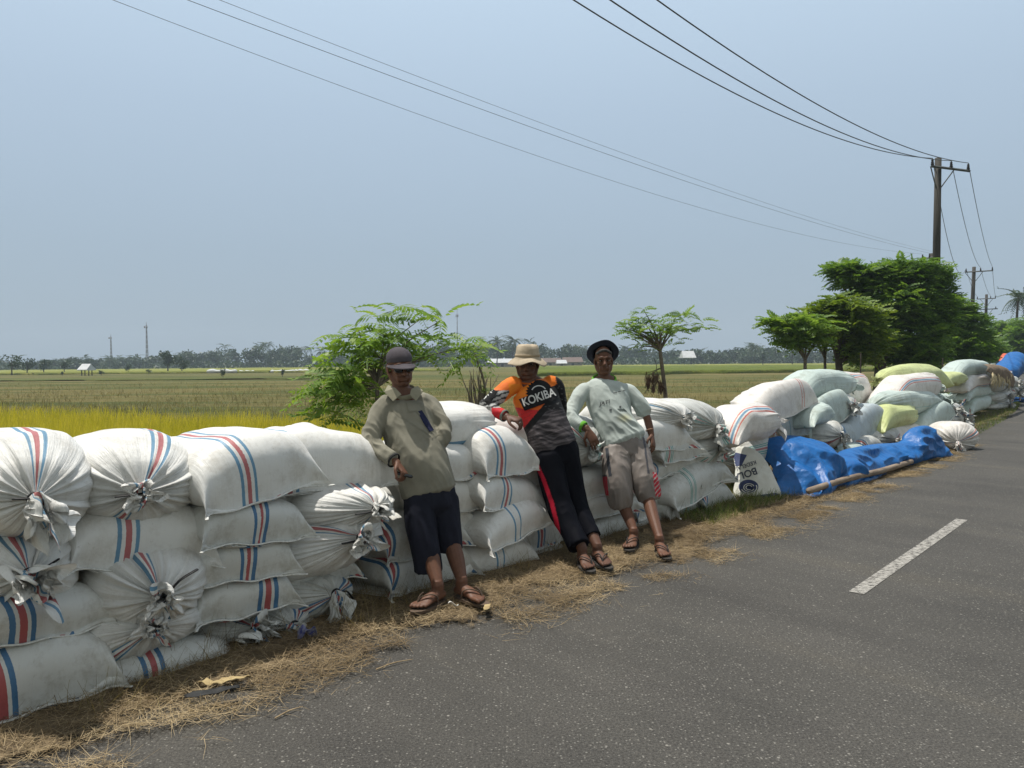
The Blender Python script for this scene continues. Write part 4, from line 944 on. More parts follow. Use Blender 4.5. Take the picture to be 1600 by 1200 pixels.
# ============================================================ leaves
def leaf_mat(name, c1, c2, c3, trans=.35, scale=3):
    m_, n, l, b = new_mat(name); tc = n.new('ShaderNodeTexCoord'); v = tc.outputs['Object']
    g = n.new('ShaderNodeNewGeometry'); t = noise_node(n, l, v, scale, 4, .7)
    ad = n.new('ShaderNodeMath'); ad.operation = 'MULTIPLY_ADD'; l.new(g.outputs['Random Per Island'], ad.inputs[0]); ad.inputs[1].default_value = .35; l.new(t.outputs[0], ad.inputs[2])
    c = ramp(n, l, ad.outputs[0], [(.42, c1), (.66, c2), (.88, c3)]).outputs[0]
    l.new(c, b.inputs['Base Color']); b.inputs['Roughness'].default_value = .5; b.inputs['Specular IOR Level'].default_value = .35
    tr = n.new('ShaderNodeBsdfTranslucent'); tcx = mix(n, l, 'MULTIPLY', 1, c, (1.3, 1.25, .6)); l.new(tcx, tr.inputs[0]); ms = n.new('ShaderNodeMixShader'); ms.inputs[0].default_value = trans
    l.new(b.outputs[0], ms.inputs[1]); l.new(tr.outputs[0], ms.inputs[2]); l.new(ms.outputs[0], n['Material Output'].inputs[0]); return m_
M_LEAF = leaf_mat('fresh_compound_leaves', (.09, .17, .03), (.16, .28, .05), (.25, .36, .08), .45, scale=2)
M_LEAF_D = leaf_mat('deep_green_leaves', (.055, .125, .025), (.11, .21, .04), (.19, .30, .06), .45, 1.2)
M_LEAF_Y = leaf_mat('yellowish_leaves', (.08, .15, .02), (.14, .22, .03), (.21, .28, .045), scale=1.5)
M_BARK = simple('grey_bark', (.19, .165, .13), (.09, .075, .06), 10, .95, 30, .8, .02)
M_BARK_D = simple('dark_bark', (.09, .075, .06), (.045, .038, .03), 8, .95, 20, .8, .02)
def frond_template(pairs=8, ll=.27, lw=.062, droop=.35, curve=.30):
    V = []; F = []
    def at(t): return np.array((t, 0, -curve*t*t+.12*math.sin(t*3)))
    for k in range(pairs):
        t = .14+.83*k/(pairs-1)
        for s in (-1, 1):
            b0 = at(t); sc = .62+.5*math.sin(math.pi*min(1, t*1.0))
            d = np.array((.45, s*.85, -droop)); d /= np.linalg.norm(d); w = np.array((1, -s*.35, 0)); w /= np.linalg.norm(w)
            L_ = ll*sc; n = len(V)
            V += [b0, b0+d*L_*.45+w*lw*sc+np.array((0, 0, .01)), b0+d*L_+w*.02, b0+d*L_*.45-w*lw*sc+np.array((0, 0, .01))]; F.append((n, n+1, n+2, n+3))
    n = len(V); b0 = at(1); V += [b0, b0+np.array((.10, lw, 0)), b0+np.array((.22, 0, -.05)), b0+np.array((.10, -lw, 0))]; F.append((n, n+1, n+2, n+3))
    for k in range(4):
        a, b_ = at(k/4), at((k+1)/4); n = len(V); w = np.array((0, .008, 0)); V += [a-w, a+w, b_+w, b_-w]; F.append((n, n+1, n+2, n+3))
    return np.array(V), np.array(F)
def place_fronds(org, dirs, scale, T, rg, roll=.5):
    V0, F0 = T; N = len(org); x = dirs/np.linalg.norm(dirs, axis=1)[:, None]
    up = np.tile((0, 0, 1.0), (N, 1))+rg.normal(0, roll, (N, 3)); y = np.cross(up, x); y /= np.linalg.norm(y, axis=1)[:, None]+1e-9; z = np.cross(x, y)
    s = scale[:, None, None]
    V = org[:, None, :]+s*(V0[None, :, 0, None]*x[:, None]+V0[None, :, 1, None]*y[:, None]+V0[None, :, 2, None]*z[:, None])
    F = F0[None]+(np.arange(N)*len(V0))[:, None, None]
    return V.reshape(-1, 3), F.reshape(-1, 4)
def whorls(pts, rg, nfr, fl, T, elev=.25, updir=None, roll=.4):
    O = []; D = []; Sx = []
    for p in pts:
        a0 = rg.uniform(0, 6.28); k = max(2, int(rg.normal(nfr, 1)))
        for i in range(k):
            a = a0+i*6.283/k+rg.normal(0, .25); e = elev+rg.normal(0, .28)
            d = np.array((math.cos(a)*math.cos(e), math.sin(a)*math.cos(e), math.sin(e)))
            O.append(p+d*fl*.05); D.append(d); Sx.append(fl*rg.uniform(.7, 1.15))
    return place_fronds(np.array(O), np.array(D), np.array(Sx), T, rg, roll)
def lobes_pts(lobes, dens, rg, shell=.55):
    out_ = []
    for (px, py, Y, wx, hz, n) in lobes:
        c = np.array(tuple(P(px, py, Y))); k = Y/FPX; rx, rz = wx*k, hz*k
        for _ in range(int(n*dens)):
            v = rg.normal(size=3); v /= np.linalg.norm(v); rr_ = shell+(1-shell)*rg.random()**.6
            if v[2] < -.6: v[2] *= .8
            out_.append(c+v*np.array((rx, rx*.9, rz))*rr_)
    return out_
FT = frond_template(); FT_S = frond_template(6, .30, .085, .3, .25)
def tree(name, label, base, lobes, dens, fl, nfr, mat, bark, tr, fork, seed, group=None, T=FT_S, limbs=14, shell=.5, lean=(0, 0), elev=.2, cat='tree', extra=None):
    rg = np.random.default_rng(seed); pts = lobes_pts(lobes, dens, rg, shell)
    if extra: pts += [np.array(tuple(P(*q))) for q in extra]
    root = empty(name, base, None, label, cat, group)
    v_, f_ = whorls(pts, rg, nfr, fl, T, elev); wlink('crown', mesh_from('crown', v_, f_, smooth=False), mat, root)
    fk = Vector(fork); parts = [tube([base+Vector((0, 0, -.05)), base.lerp(fk, .5)+Vector((lean[0], lean[1], 0)), fk], [tr*1.25, tr, tr*.8], seg=12, sub=5, caps=1)]
    idx = rg.choice(len(pts), min(limbs, len(pts)), replace=False)
    for i in idx:
        q = Vector(pts[i]); md = fk.lerp(q, .5)+Vector((rg.normal(0, .04), rg.normal(0, .04), (q-fk).length*.10))
        parts.append(tube([fk-Vector((0, 0, tr)), fk.lerp(md, .5), md, q], [tr*.55, tr*.42, tr*.28, tr*.12], seg=7, sub=3, caps=1))
    v_, f_ = merge(parts); wlink('trunk', mesh_from('trunk', v_, f_), bark, root); return root
# leafy young tree behind the man in the grey cap
def gb(px, Y): d = ray(px, 566); p = CAM+d*(Y/d.y); return Vector((p.x, Y, FZ))
YB = 6.6
ext = [(535, 527, YB), (560, 512, YB), (585, 498, YB), (610, 490, YB+.3), (628, 484, YB), (655, 500, YB-.1), (672, 492, YB), (690, 500, YB), (700, 520, YB), (640, 520, YB), (600, 520, YB), (575, 540, YB), (552, 550, YB),
       (728, 535, YB), (742, 548, YB+.1), (715, 545, YB), (690, 540, YB), (520, 575, YB-.2), (505, 595, YB), (512, 625, YB), (525, 650, YB), (545, 640, YB), (530, 610, YB), (500, 610, YB), (548, 590, YB), (565, 570, YB), (540, 660, YB-.1), (515, 660, YB), (555, 625, YB), (735, 560, YB), (660, 560, YB), (680, 560, YB), (700, 565, YB)]
tree('young_tree', 'leafy young tree with drooping compound leaves behind the man in the grey cap', gb(575, YB), [(600, 540, YB, 60, 38, 18), (535, 610, YB, 34, 42, 14), (560, 570, YB+.2, 46, 42, 8)], 1.0, .30, 4, M_LEAF, M_BARK, .022, P(590, 600, YB), 3, T=frond_template(8, .26, .055, .45, .4), limbs=26, shell=.3, extra=ext, elev=.15)
# second stem with dry tangle
# small tree right of the third man
YT = 12
ext = [(1000, 490, YT), (990, 500, YT), (1015, 500, YT), (1030, 510, YT), (1050, 500, YT), (1065, 492, YT), (1080, 496, YT), (1095, 500, YT), (985, 515, YT), (1000, 520, YT), (1060, 512, YT), (1075, 510, YT), (1042, 520, YT), (1090, 512, YT), (1008, 532, YT), (1020, 528, YT)]
st = tree('young_tree', 'slender young tree with flat open crown right of the man in the dark hat', gb(1036, YT), [(1010, 514, YT, 36, 24, 12), (1070, 508, YT, 34, 18, 9)], 1.0, .21, 4, M_LEAF, M_BARK, .035, P(1031, 545, YT), 4, limbs=18, extra=ext+[(985, 528, YT), (1000, 543, YT), (1015, 548, YT), (1048, 540, YT), (1062, 530, YT), (1022, 515, YT), (990, 510, YT), (1005, 483, YT)], lean=(.07, 0))
M_DEAD = simple('dead_leaves', (.10, .055, .04), (.05, .03, .025), 10, .95)
rg = np.random.default_rng(5); O = []; D = []; Sx = []
for (x, y, n, hh) in ((1013, 590, 16, 10), (1023, 592, 26, 14), (1031, 600, 14, 8)):
    for _ in range(n): p = P(x+rg.normal(0, 2.0), y+rg.uniform(-hh, hh), YT-.1+rg.normal(0, .05)); O.append(tuple(p)); D.append((rg.normal(0, .35), rg.normal(0, .35), -1)); Sx.append(.10)
v_, f_ = place_fronds(np.array(O), np.array(D), np.array(Sx), FT_S, rg); o = wlink('dead_leaf_cluster', mesh_from('dead_leaf_cluster', v_, f_, smooth=False), M_DEAD, st)
parts = [tube([P(1036, 575, YT), P(1026, 578, YT), P(x, y, YT-.1)], [.008, .006, .004], seg=5, sub=3) for x, y in ((1013, 582), (1023, 580), (1031, 592))]
parts += [tube([P(1022, 560, YT), P(1026, 575, YT), P(1018, 590, YT), P(1008, 615, YT)], [.005]*4, seg=5, sub=3)]
v_, f_ = merge(parts); wlink('dead_branch', mesh_from('dead_branch', v_, f_), M_BARK_D, st)
# dried stump shoots between the first and second men
YD = 7.2; rg = np.random.default_rng(8); parts = []
root = empty('dry_shrub', gb(748, YD), None, 'leafless brown shrub of upright dry stems between the first two men', 'shrub')
for i in range(26):
    b0 = P(748+rg.normal(0, 5), 660, YD+rg.normal(0, .05)); t_ = P(748+rg.normal(0, 13), rg.uniform(572, 615), YD+rg.normal(0, .12)); parts.append(tube([b0, b0.lerp(t_, .5)+Vector((rg.normal(0, .02), 0, 0)), t_], [.007, .006, .003], seg=5, sub=3))
b0, t_ = P(758, 640, YD), P(742, 553, YD); parts.append(tube([b0, P(757, 600, YD), t_], [.014, .012, .007], seg=7, sub=4))
b0, t_ = gb(748, YD), P(752, 615, YD); parts.append(tube([b0, P(748, 660, YD), t_], [.04, .035, .03], seg=9, sub=4))
v_, f_ = merge(parts); wlink('stems', mesh_from('stems', v_, f_), M_BARK, root)
v_, f_ = whorls([np.array(tuple(P(x, y, YD))) for x, y in ((742, 553), (748, 547), (757, 590), (763, 612), (735, 560))], rg, 4, .14, FT_S, .3); wlink('leaves', mesh_from('leaves', v_, f_, smooth=False), M_LEAF_Y, root)

gt = 'roadside trees behind the second and third stacks'
tree('roadside_tree', 'small open roadside tree at the left of the row, forking low', gb(1258, 22), [(1232, 512, 22, 28, 15, 34), (1262, 522, 22, 38, 30, 70), (1240, 535, 22, 24, 14, 22), (1210, 505, 22, 12, 6, 9)], 1.1, .42, 5, M_LEAF, M_BARK, .055, P(1258, 560, 22), 11, gt, shell=.3)
tree('roadside_tree', 'thin stemmed roadside tree just left of the yellowish one', gb(1290, 24), [(1285, 520, 24, 28, 24, 44), (1262, 490, 24, 10, 8, 6)], 1, .42, 5, M_LEAF_Y, M_BARK, .05, P(1289, 558, 24), 12, gt, shell=.3)
tree('roadside_tree', 'yellowish green roadside tree with low dark trunk in front of the big tree', gb(1318, 23), [(1330, 505, 23, 44, 34, 130), (1310, 482, 23, 26, 14, 34), (1352, 530, 23, 34, 26, 60), (1290, 500, 23, 24, 18, 30), (1345, 550, 23, 26, 22, 50)], 1.05, .45, 6, M_LEAF_Y, M_BARK_D, .12, P(1310, 562, 23), 13, gt, shell=.4)
tree('roadside_tree', 'largest dark green roadside tree with layered spreading crown', gb(1374, 27), [(1395, 475, 27, 74, 44, 300), (1340, 436, 27, 34, 18, 80), (1412, 432, 27, 54, 22, 160), (1452, 440, 27, 26, 18, 60), (1400, 530, 27, 72, 34, 200), (1312, 424, 27, 16, 8, 22), (1455, 490, 27, 32, 46, 120), (1350, 552, 27.4, 24, 22, 60), (1420, 556, 27.6, 46, 20, 110)], 1.0, .50, 6, M_LEAF_D, M_BARK_D, .20, P(1376, 552, 27), 14, gt, limbs=30, shell=.5)
tree('roadside_tree', 'dark bushy roadside tree at the right under the second power pole', gb(1465, 34), [(1496, 505, 34, 32, 26, 130), (1480, 540, 34, 44, 26, 130), (1520, 545, 34, 24, 26, 90), (1488, 480, 34, 22, 10, 40)], 1.1, .55, 6, M_LEAF_D, M_BARK_D, .17, P(1468, 560, 34), 15, gt, limbs=16, shell=.5)
tree('roadside_tree', 'low bushy tree behind the far covered pile', gb(1535, 44), [(1540, 548, 44, 20, 18, 90), (1520, 552, 44, 20, 16, 60)], 1.1, .6, 6, M_LEAF_D, M_BARK_D, .12, P(1535, 566, 44), 16, gt, limbs=8, shell=.4)
for i, (x, y0, Y, lb) in enumerate(((1344, 552, 20, 'thin upright stake between the yellowish tree and the big tree'), (1472, 560, 22, 'thin upright stake under the dark tree at the right'))):
    b0 = gb(x, Y); v_, f_ = tube([b0, P(x+1, y0, Y)], [.022, .018], seg=7, sub=1); tag(link('stake', mesh_from('stake', v_, f_), M_BARK_D), lb, 'stake')

# ---- far trees
def clump(rg, c, rx, rz, n, s):
    """leafy clump of n random small quads"""
    v = rg.normal(size=(n, 3)); v /= np.linalg.norm(v, axis=1)[:, None]; v *= (rg.random((n, 1))**.35)
    o = c+v*np.array((rx, rx, rz)); a = rg.normal(size=(n, 3)); a /= np.linalg.norm(a, axis=1)[:, None]; b_ = np.cross(a, rg.normal(size=(n, 3))); b_ /= np.linalg.norm(b_, axis=1)[:, None]
    ss = s*rg.uniform(.6, 1.3, (n, 1)); V = np.stack([o-a*ss, o-b_*ss*.6, o+a*ss, o+b_*ss*.6], 1).reshape(-1, 3)
    return V, np.arange(n*4).reshape(-1, 4)
def palm_parts(rg, base, h, fl, nfr=16):
    crown = base+Vector((rg.normal(0, .04*h), 0, h))
    O = []; D = []
    for i in range(nfr):
        a = rg.uniform(0, 6.28); e = rg.uniform(-.5, 1.1); O.append(tuple(crown)); D.append((math.cos(a)*math.cos(e), math.sin(a)*math.cos(e), math.sin(e)))
    T = PALM_T
    fv = place_fronds(np.array(O), np.array(D), np.full(nfr, fl)*rg.uniform(.85, 1.1, nfr), T, rg, .15)
    tv = tube([base, base.lerp(crown, .5)+Vector((rg.normal(0, .15), 0, 0)), crown], [h*.022, h*.017, h*.014], seg=8, sub=3)
    return fv, tv
PALM_T = frond_template(11, .26, .03, .75, .75)
M_FAR = leaf_mat('far_tree_leaves', (.014, .036, .012), (.026, .058, .016), (.045, .08, .022), .12, .12)
def palm(label, px, Y, h, fl, seed, group='coconut palms in the distance', mat=None):
    rg = np.random.default_rng(seed); b0 = gb(px, Y); root = empty('palm_tree', b0, None, label, 'palm tree', group)
    fv, tv = palm_parts(rg, b0, h, fl, 24); wlink('crown', mesh_from('crown', *fv, smooth=False), mat or M_FAR, root); wlink('trunk', mesh_from('trunk', *tv), M_BARK_D, root)
def ftree(label, px, Y, hpx, wpx, seed, group='separate trees out in the fields', thin=1.0, base_y=None):
    rg = np.random.default_rng(seed); b0 = gb(px, Y); k = Y/FPX; h = hpx*k; w = wpx*k/2; root = empty('field_tree', b0, None, label, 'tree', group); pv = []; pf = []; n = 0
    for _ in range(7):
        c = np.array((b0.x+rg.normal(0, w*.42), Y+rg.normal(0, w*.3), FZ+h*rg.uniform(.42, .82))); v, f = clump(rg, c, w*.5, h*.24, int(60*thin), h*.055); pv.append(v); pf.append(f+n); n += len(v)
    wlink('crown', mesh_from('crown', np.concatenate(pv), np.concatenate(pf), smooth=False), M_FAR, root)
    ps = [tube([b0, b0+Vector((0, 0, h*.5))], [h*.035, h*.02], seg=7, sub=1)]
    for _ in range(5): ps.append(tube([b0+Vector((0, 0, h*.3)), b0+Vector((rg.normal(0, w*.5), rg.normal(0, w*.3), h*rg.uniform(.55, .95)))], [h*.02, h*.006], seg=5, sub=1))
    wlink('trunk', mesh_from('trunk', *merge(ps)), M_BARK_D, root)
pv = []; pf = []; n = 0; rg = np.random.default_rng(99)
def prof(x):   # tree-top row in photo pixels along the skyline
    xs_ = [-250, 0, 60, 120, 200, 255, 300, 345, 440, 480, 520, 600, 700, 760, 800, 850, 900, 960, 1000, 1100, 1200, 1300, 1500, 1700]
    ys_ = [560, 562, 563, 560, 560, 556, 549, 545, 540, 546, 548, 545, 540, 534, 533, 541, 540, 541, 545, 546, 543, 545, 548, 545]
    return np.interp(x, xs_, ys_)
for i in range(420):
    x = rg.uniform(-250, 1750); Y = rg.uniform(300, 380); top = P(x, prof(x)+rg.uniform(-3, 7), Y); h = top.z-FZ; w = rg.uniform(2.2, 5.0)
    if rg.random() < .22:
        fv, tv = palm_parts(rg, Vector((top.x, Y, FZ)), h*1.02, 3.0, 12); pv.append(fv[0]); pf.append(fv[1]+n); n += len(fv[0]); continue
    for _ in range(4):
        c = np.array((top.x+rg.normal(0, w*.5), Y+rg.normal(0, 2), FZ+h*rg.uniform(.35, .80))); v, f = clump(rg, c, w*.65, h*.26, 62, .62); pv.append(v); pf.append(f+n); n += len(v)
for i in range(360):    # undergrowth that closes the foot of the wood
    x = -260+i*5.7; Y = rg.uniform(300, 340); c = np.array(tuple(P(x, 566, Y))); c[2] = FZ+1.3; v, f = clump(rg, c, 3.6, 2.0, 55, .7); pv.append(v); pf.append(f+n); n += len(v)
o = link('distant_wood', mesh_from('distant_wood', np.concatenate(pv), np.concatenate(pf), smooth=False), M_FAR); tag(o, 'bluish green belt of distant trees and palms along the whole horizon', 'tree belt', kind='stuff')
for i, (x, ytop, Y, lb) in enumerate(((776, 527, 260, 'tall feathery palm left of the hat of the man in the orange shirt'), (801, 526, 270, 'palm rising directly behind the beige hat'), (1178, 536, 280, 'small distant palm far left of the roadside trees'), (1238, 531, 240, 'slightly nearer palm just left of the roadside trees'), (172, 556, 300, 'lone small palm below the shorter lattice tower'))):
    t_ = P(x, ytop+6, Y); palm(lb, x, Y, t_.z-FZ, 3.2, 200+i)
palm('tall coconut palm above the road at the right frame edge', 1588, 80, P(1588, 466, 80).z-FZ, 1.75, 301, None)
palm('second coconut palm cut by the right frame edge', 1604, 84, P(1604, 462, 84).z-FZ, 1.9, 302, None)
for i, (x, Y, h, w, lb, th) in enumerate(((18, 150, 32, 34, 'sparse spreading field tree at the left frame edge', .8), (42, 160, 27, 22, 'thin field tree second from the left frame edge', .9), (68, 170, 24, 26, 'rounded field tree third from the left frame edge', 1), (100, 175, 22, 20, 'small field tree below the shorter lattice tower', 1),
      (262, 170, 34, 22, 'tall dark field tree right of the higher lattice tower', 1.3), (284, 170, 24, 20, 'rounded dark field bush beside the tall dark field tree', 1.5), (348, 95, 15, 9, 'tiny sapling standing alone in the middle field', .8), (441, 100, 12, 7, 'tiny sapling near the green strip left of the young tree', .8), (200, 160, 14, 10, 'low round bush between the two lattice towers', 1), (158, 130, 9, 8, 'low dark bush right of the white field hut', 1.2), (97, 130, 7, 6, 'low dark bush left of the white field hut', 1.2), (232, 140, 8, 9, 'dark clump of grass under the higher lattice tower', 1.2),
      (1192, 230, 22, 10, 'thin pale tree in front of the wood left of the roadside trees', .6))):
    ftree(lb, x, Y, h, w, 400+i, thin=th)
rg = np.random.default_rng(77); pts = []
for i, (x, y, Y, w, h, lb) in enumerate(((1562, 530, 75, 24, 26, 'dark mass of trees behind the third power pole'), (1585, 528, 90, 26, 26, 'dark tree below the tall palm at the right'), (1610, 535, 70, 26, 36, 'dark tree cut by the right frame edge'))):
    tree('roadside_tree', lb, gb(x, Y), [(x, y, Y, w, h, 150)], 1, 1.1, 6, M_LEAF_D, M_BARK_D, .25, P(x, 556, Y), 500+i, 'far trees where the road disappears', limbs=6, shell=.4)
# farther closing of the road by trees
# ---- houses and towers
M_ROOFM = simple('pale_metal_roof', (.55, .57, .58), (.42, .43, .44), .8, .5); M_ROOFB = simple('brown_roof', (.17, .12, .10), (.12, .085, .07), .8, .8)
M_WALLH = simple('house_wall', (.30, .28, .25), (.2, .19, .17), .6, .9); M_DARKW = simple('dark_opening', (.03, .03, .03), (.02, .02, .02), 1, .9)
def house(px, Y, w, eave, ridge, roofm, label, depth=6, open_=False):
    b0 = gb(px, Y); root = empty('farm_house' if not open_ else 'field_hut', b0, None, label, 'house' if not open_ else 'hut', 'low houses along the tree line' if not open_ else None)
    z = FZ
    if open_:
        ps = [box(b0.x+sx*w*.4-.06, b0.x+sx*w*.4+.06, Y+dy, Y+dy+.12, z, z+eave) for sx in (-1, 1) for dy in (.3, depth*.8)]; wlink('post', mesh_from('post', *merge(ps), smooth=False), M_DARKW, root)
    else:
        wlink('wall', mesh_from('wall', *box(b0.x-w/2, b0.x+w/2, Y, Y+depth, z, z+eave), smooth=False), M_WALLH, root)
        for k in range(3):
            xx = b0.x-w*.32+k*w*.32; wlink('window' if k != 1 else 'door', mesh_from('window', *box(xx-.45, xx+.45, Y-.05, Y-.003, z+(.9 if k != 1 else 0), z+eave*.8), smooth=False), M_DARKW, root)
    x0, x1 = b0.x-w*.56, b0.x+w*.56; V = [(x0, Y-.7, z+eave), (x1, Y-.7, z+eave), (x1, Y+depth+.7, z+eave), (x0, Y+depth+.7, z+eave), (x0+w*.06, Y+depth/2, z+ridge), (x1-w*.06, Y+depth/2, z+ridge)]
    V = V+[(a, b_, c+.12) for a, b_, c in V]; F = [(0, 1, 5, 4), (3, 4, 5, 2), (0, 4, 3), (1, 2, 5)]; F = [tuple(i+6 for i in f) for f in F]+[f[::-1] for f in F]+[(0, 1, 7, 6), (1, 2, 8, 7), (2, 3, 9, 8), (3, 0, 6, 9)]
    wlink('roof', mesh_from('roof', V, F, smooth=False), roofm, root)
house(785, 280, 10, 1.4, 2.9, M_ROOFM, 'long house with pale metal roof left of the beige hat')
house(860, 285, 8, 1.4, 3.0, M_ROOFB, 'brown roofed house right of the beige hat')
house(895, 280, 7, 1.4, 3.2, M_ROOFB, 'brown roofed house between the two hats')
house(878, 270, 3.4, 1.0, 2.2, M_ROOFM, 'small shed with silver roof between the brown roofed houses')
house(1077, 270, 4.2, 2.6, 5.0, M_ROOFM, 'silver roofed raised hut beyond the fields right of the slender tree', 5, True)
house(131, 130, 1.5, .9, 1.9, M_ROOFM, 'tiny white roofed hut in the left fields', 1.6, True)
M_WPL = simple('white_plastic', (.6, .62, .62), (.45, .47, .47), .5, .7)
for i, (x0, x1, Y, h) in enumerate(((326, 367, 150, 1.0), (375, 395, 155, .6), (425, 458, 150, .7), (462, 480, 155, .8))):
    a, b_ = gb(x0, Y), gb(x1, Y); pts = [a.lerp(b_, k/6)+Vector((0, 0, h*.35)) for k in range(7)]
    v_, f_ = tube(pts, [(h*.6, h*(.4+.12*math.sin(k*2.1+i))) for k in range(7)], seg=12, sub=4, side=(0, 1, 0)); o = link('white_sheet_row', mesh_from('white_sheet_row', v_, f_), M_WPL)
    tag(o, ('long white sheet row far out in the left field', 'short faint white sheet row in the left field', 'white sheet row near the far strip left of the leafy tree', 'small white sheet row nearest the leafy tree')[i], 'white sheet')
M_STEEL = simple('tower_steel', (.22, .20, .20), (.16, .15, .15), 1, .6)
def tower(px, ytop, Y, w, label):
    b0 = gb(px, Y); h = P(px, ytop, Y).z-FZ; root = empty('lattice_tower', b0, None, label, 'tower', 'lattice masts on the skyline'); ps = []; N = 9
    cr = lambda t, k: b0+Vector((math.cos(k*math.pi/2+.7)*w*(1-.72*t), math.sin(k*math.pi/2+.7)*w*(1-.72*t), h*t))
    for k in range(4): ps.append(tube([cr(0, k), cr(1, k)], [.11, .09], seg=4, sub=1))
    for i in range(N):
        for k in range(4): ps.append(tube([cr(i/N, k), cr((i+1)/N, k+1)], [.045]*2, seg=4, sub=1)); ps.append(tube([cr(i/N, k+1), cr((i+1)/N, k)], [.07]*2, seg=4, sub=1))
    wlink('mast', mesh_from('mast', *merge(ps)), M_STEEL, root)
    ps = [tube([b0+Vector((0, 0, h)), b0+Vector((0, 0, h*1.07))], [.1]*2, seg=5, sub=1)]+[box(b0.x+dx-.3, b0.x+dx+.3, Y-1, Y-.6, h*.93+FZ, h*.98+FZ) for dx in (-.6, .6)]
    wlink('antenna', mesh_from('antenna', *merge(ps)), M_STEEL, root)
tower(230, 508, 420, .8, 'taller of the two lattice masts on the left skyline'); tower(174, 526, 460, .7, 'shorter of the two lattice masts on the left skyline'); tower(715, 490, 520, .5, 'faint thin mast behind the right side of the leafy tree')
# ============================================================ straw, grass, rice
def blades(org, dirs, length, width, rg, bend=.3, nseg=2, vertical_width=False):
    N = len(org); d = dirs/np.linalg.norm(dirs, axis=1)[:, None]; w = np.cross(d, (0, 0, 1.0))+rg.normal(0, .3, (N, 3)); w /= np.linalg.norm(w, axis=1)[:, None]
    bv = rg.normal(0, bend, (N, 3))*length[:, None]; rows = []
    for k in range(nseg+1):
        t = k/nseg; c = org+d*(length*t)[:, None]+bv*t*t; ww = w*(width*(1-.75*t))[:, None]; rows += [c-ww, c+ww]
    V = np.stack(rows, 1); K = 2*(nseg+1); V = V.reshape(-1, 3)
    F = np.array([(2*k, 2*k+1, 2*k+3, 2*k+2) for k in range(nseg)])[None]+(np.arange(N)*K)[:, None, None]
    return V, F.reshape(-1, 4)
def blade_mat(name, cols, scale=1.5, rough=.8, trans=.2):
    m_ = leaf_mat(name, *cols, trans=trans, scale=scale); m_.node_tree.nodes['Principled BSDF'].inputs['Roughness'].default_value = rough; return m_
M_STRAW = blade_mat('dry_straw', ((.11, .075, .038), (.25, .183, .10), (.50, .395, .24)), 1.2)
M_STRAWD = blade_mat('old_brown_grass', ((.10, .075, .035), (.20, .15, .07), (.30, .25, .12)), 1.2)
M_GRASS = blade_mat('short_green_grass', ((.05, .085, .015), (.10, .15, .025), (.20, .20, .06)), 2)
M_RICE = blade_mat('rice_blades', ((.34, .33, .03), (.52, .47, .045), (.70, .60, .12)), .7, trans=.45)
def edge_frame(s_arr, o_arr):
    """points at path position s (index float) and lateral offset"""
    i = np.clip(s_arr.astype(int), 0, len(ROAD)-2); fr = (s_arr-i)[:, None]; p = RXY[i]*(1-fr)+RXY[i+1]*fr; a = np.array([ROAD[k][2] for k in i])
    return p+np.stack([-np.cos(a), np.sin(a)], 1)*o_arr[:, None]
rg = np.random.default_rng(21)
def straw_patch(N, smax, omax, spill, rg):
    s = rg.uniform(0, smax, N); k = rg.random(N); e0 = spill_edge(s); o = e0+(omax-e0)*(k**.9)
    q = rg.random(N) < .14; o[q] = e0[q]-np.abs(rg.normal(0, spill, q.sum()))
    xy = edge_frame(s, o); rel = o-e0
    msk = np.array([noise.noise(Vector((x*1.6, y*1.6, 3)))+.55*noise.noise(Vector((x*5, y*5, 1))) for x, y in xy]); ok = (msk > -.45+np.where(rel < .12, .25, 0)+np.where(rel < .05, .22, -.25)); xy = xy[ok]; o = o[ok]
    a = rg.uniform(0, 6.28, len(xy)); el = np.abs(rg.normal(0, .14, len(xy))); L = rg.uniform(.03, .13, len(xy))
    z = .006+.035*np.clip(o, 0, 1)**.5*rg.random(len(xy))+np.where(o > 0, .012, 0)
    return np.c_[xy, z], np.stack([np.cos(a)*np.cos(el), np.sin(a)*np.cos(el), np.sin(el)], 1), L
O, D, L = straw_patch(270000, 32, 2.1, .13, rg)
v_, f_ = blades(O, D, L, np.full(len(L), .0013), rg, .15); o = link('straw', mesh_from('straw', v_, f_, smooth=False), M_STRAW); tag(o, 'loose dry straw scattered along the road edge in front of the sacks', 'straw', kind='stuff')
# darker upright dead grass at the foot of the stacks
N = 26000; s = rg.uniform(0, 30, N); oo = rg.uniform(.6, 1.35, N); xy = edge_frame(s, oo); msk = np.array([noise.noise(Vector((x*2.2, y*2.2, 9))) for x, y in xy]); ok = msk > .02; xy = xy[ok]; n_ = len(xy)
a = rg.uniform(0, 6.28, n_); el = rg.uniform(.3, 1.3, n_)
v_, f_ = blades(np.c_[xy, np.full(n_, .01)], np.stack([np.cos(a)*np.cos(el), np.sin(a)*np.cos(el), np.sin(el)], 1), rg.uniform(.05, .17, n_), np.full(n_, .0017), rg, .3, 3); o = link('dead_grass', mesh_from('dead_grass', v_, f_, smooth=False), M_STRAWD); tag(o, 'tangled upright dead grass at the foot of the sack stacks', 'grass', kind='stuff')
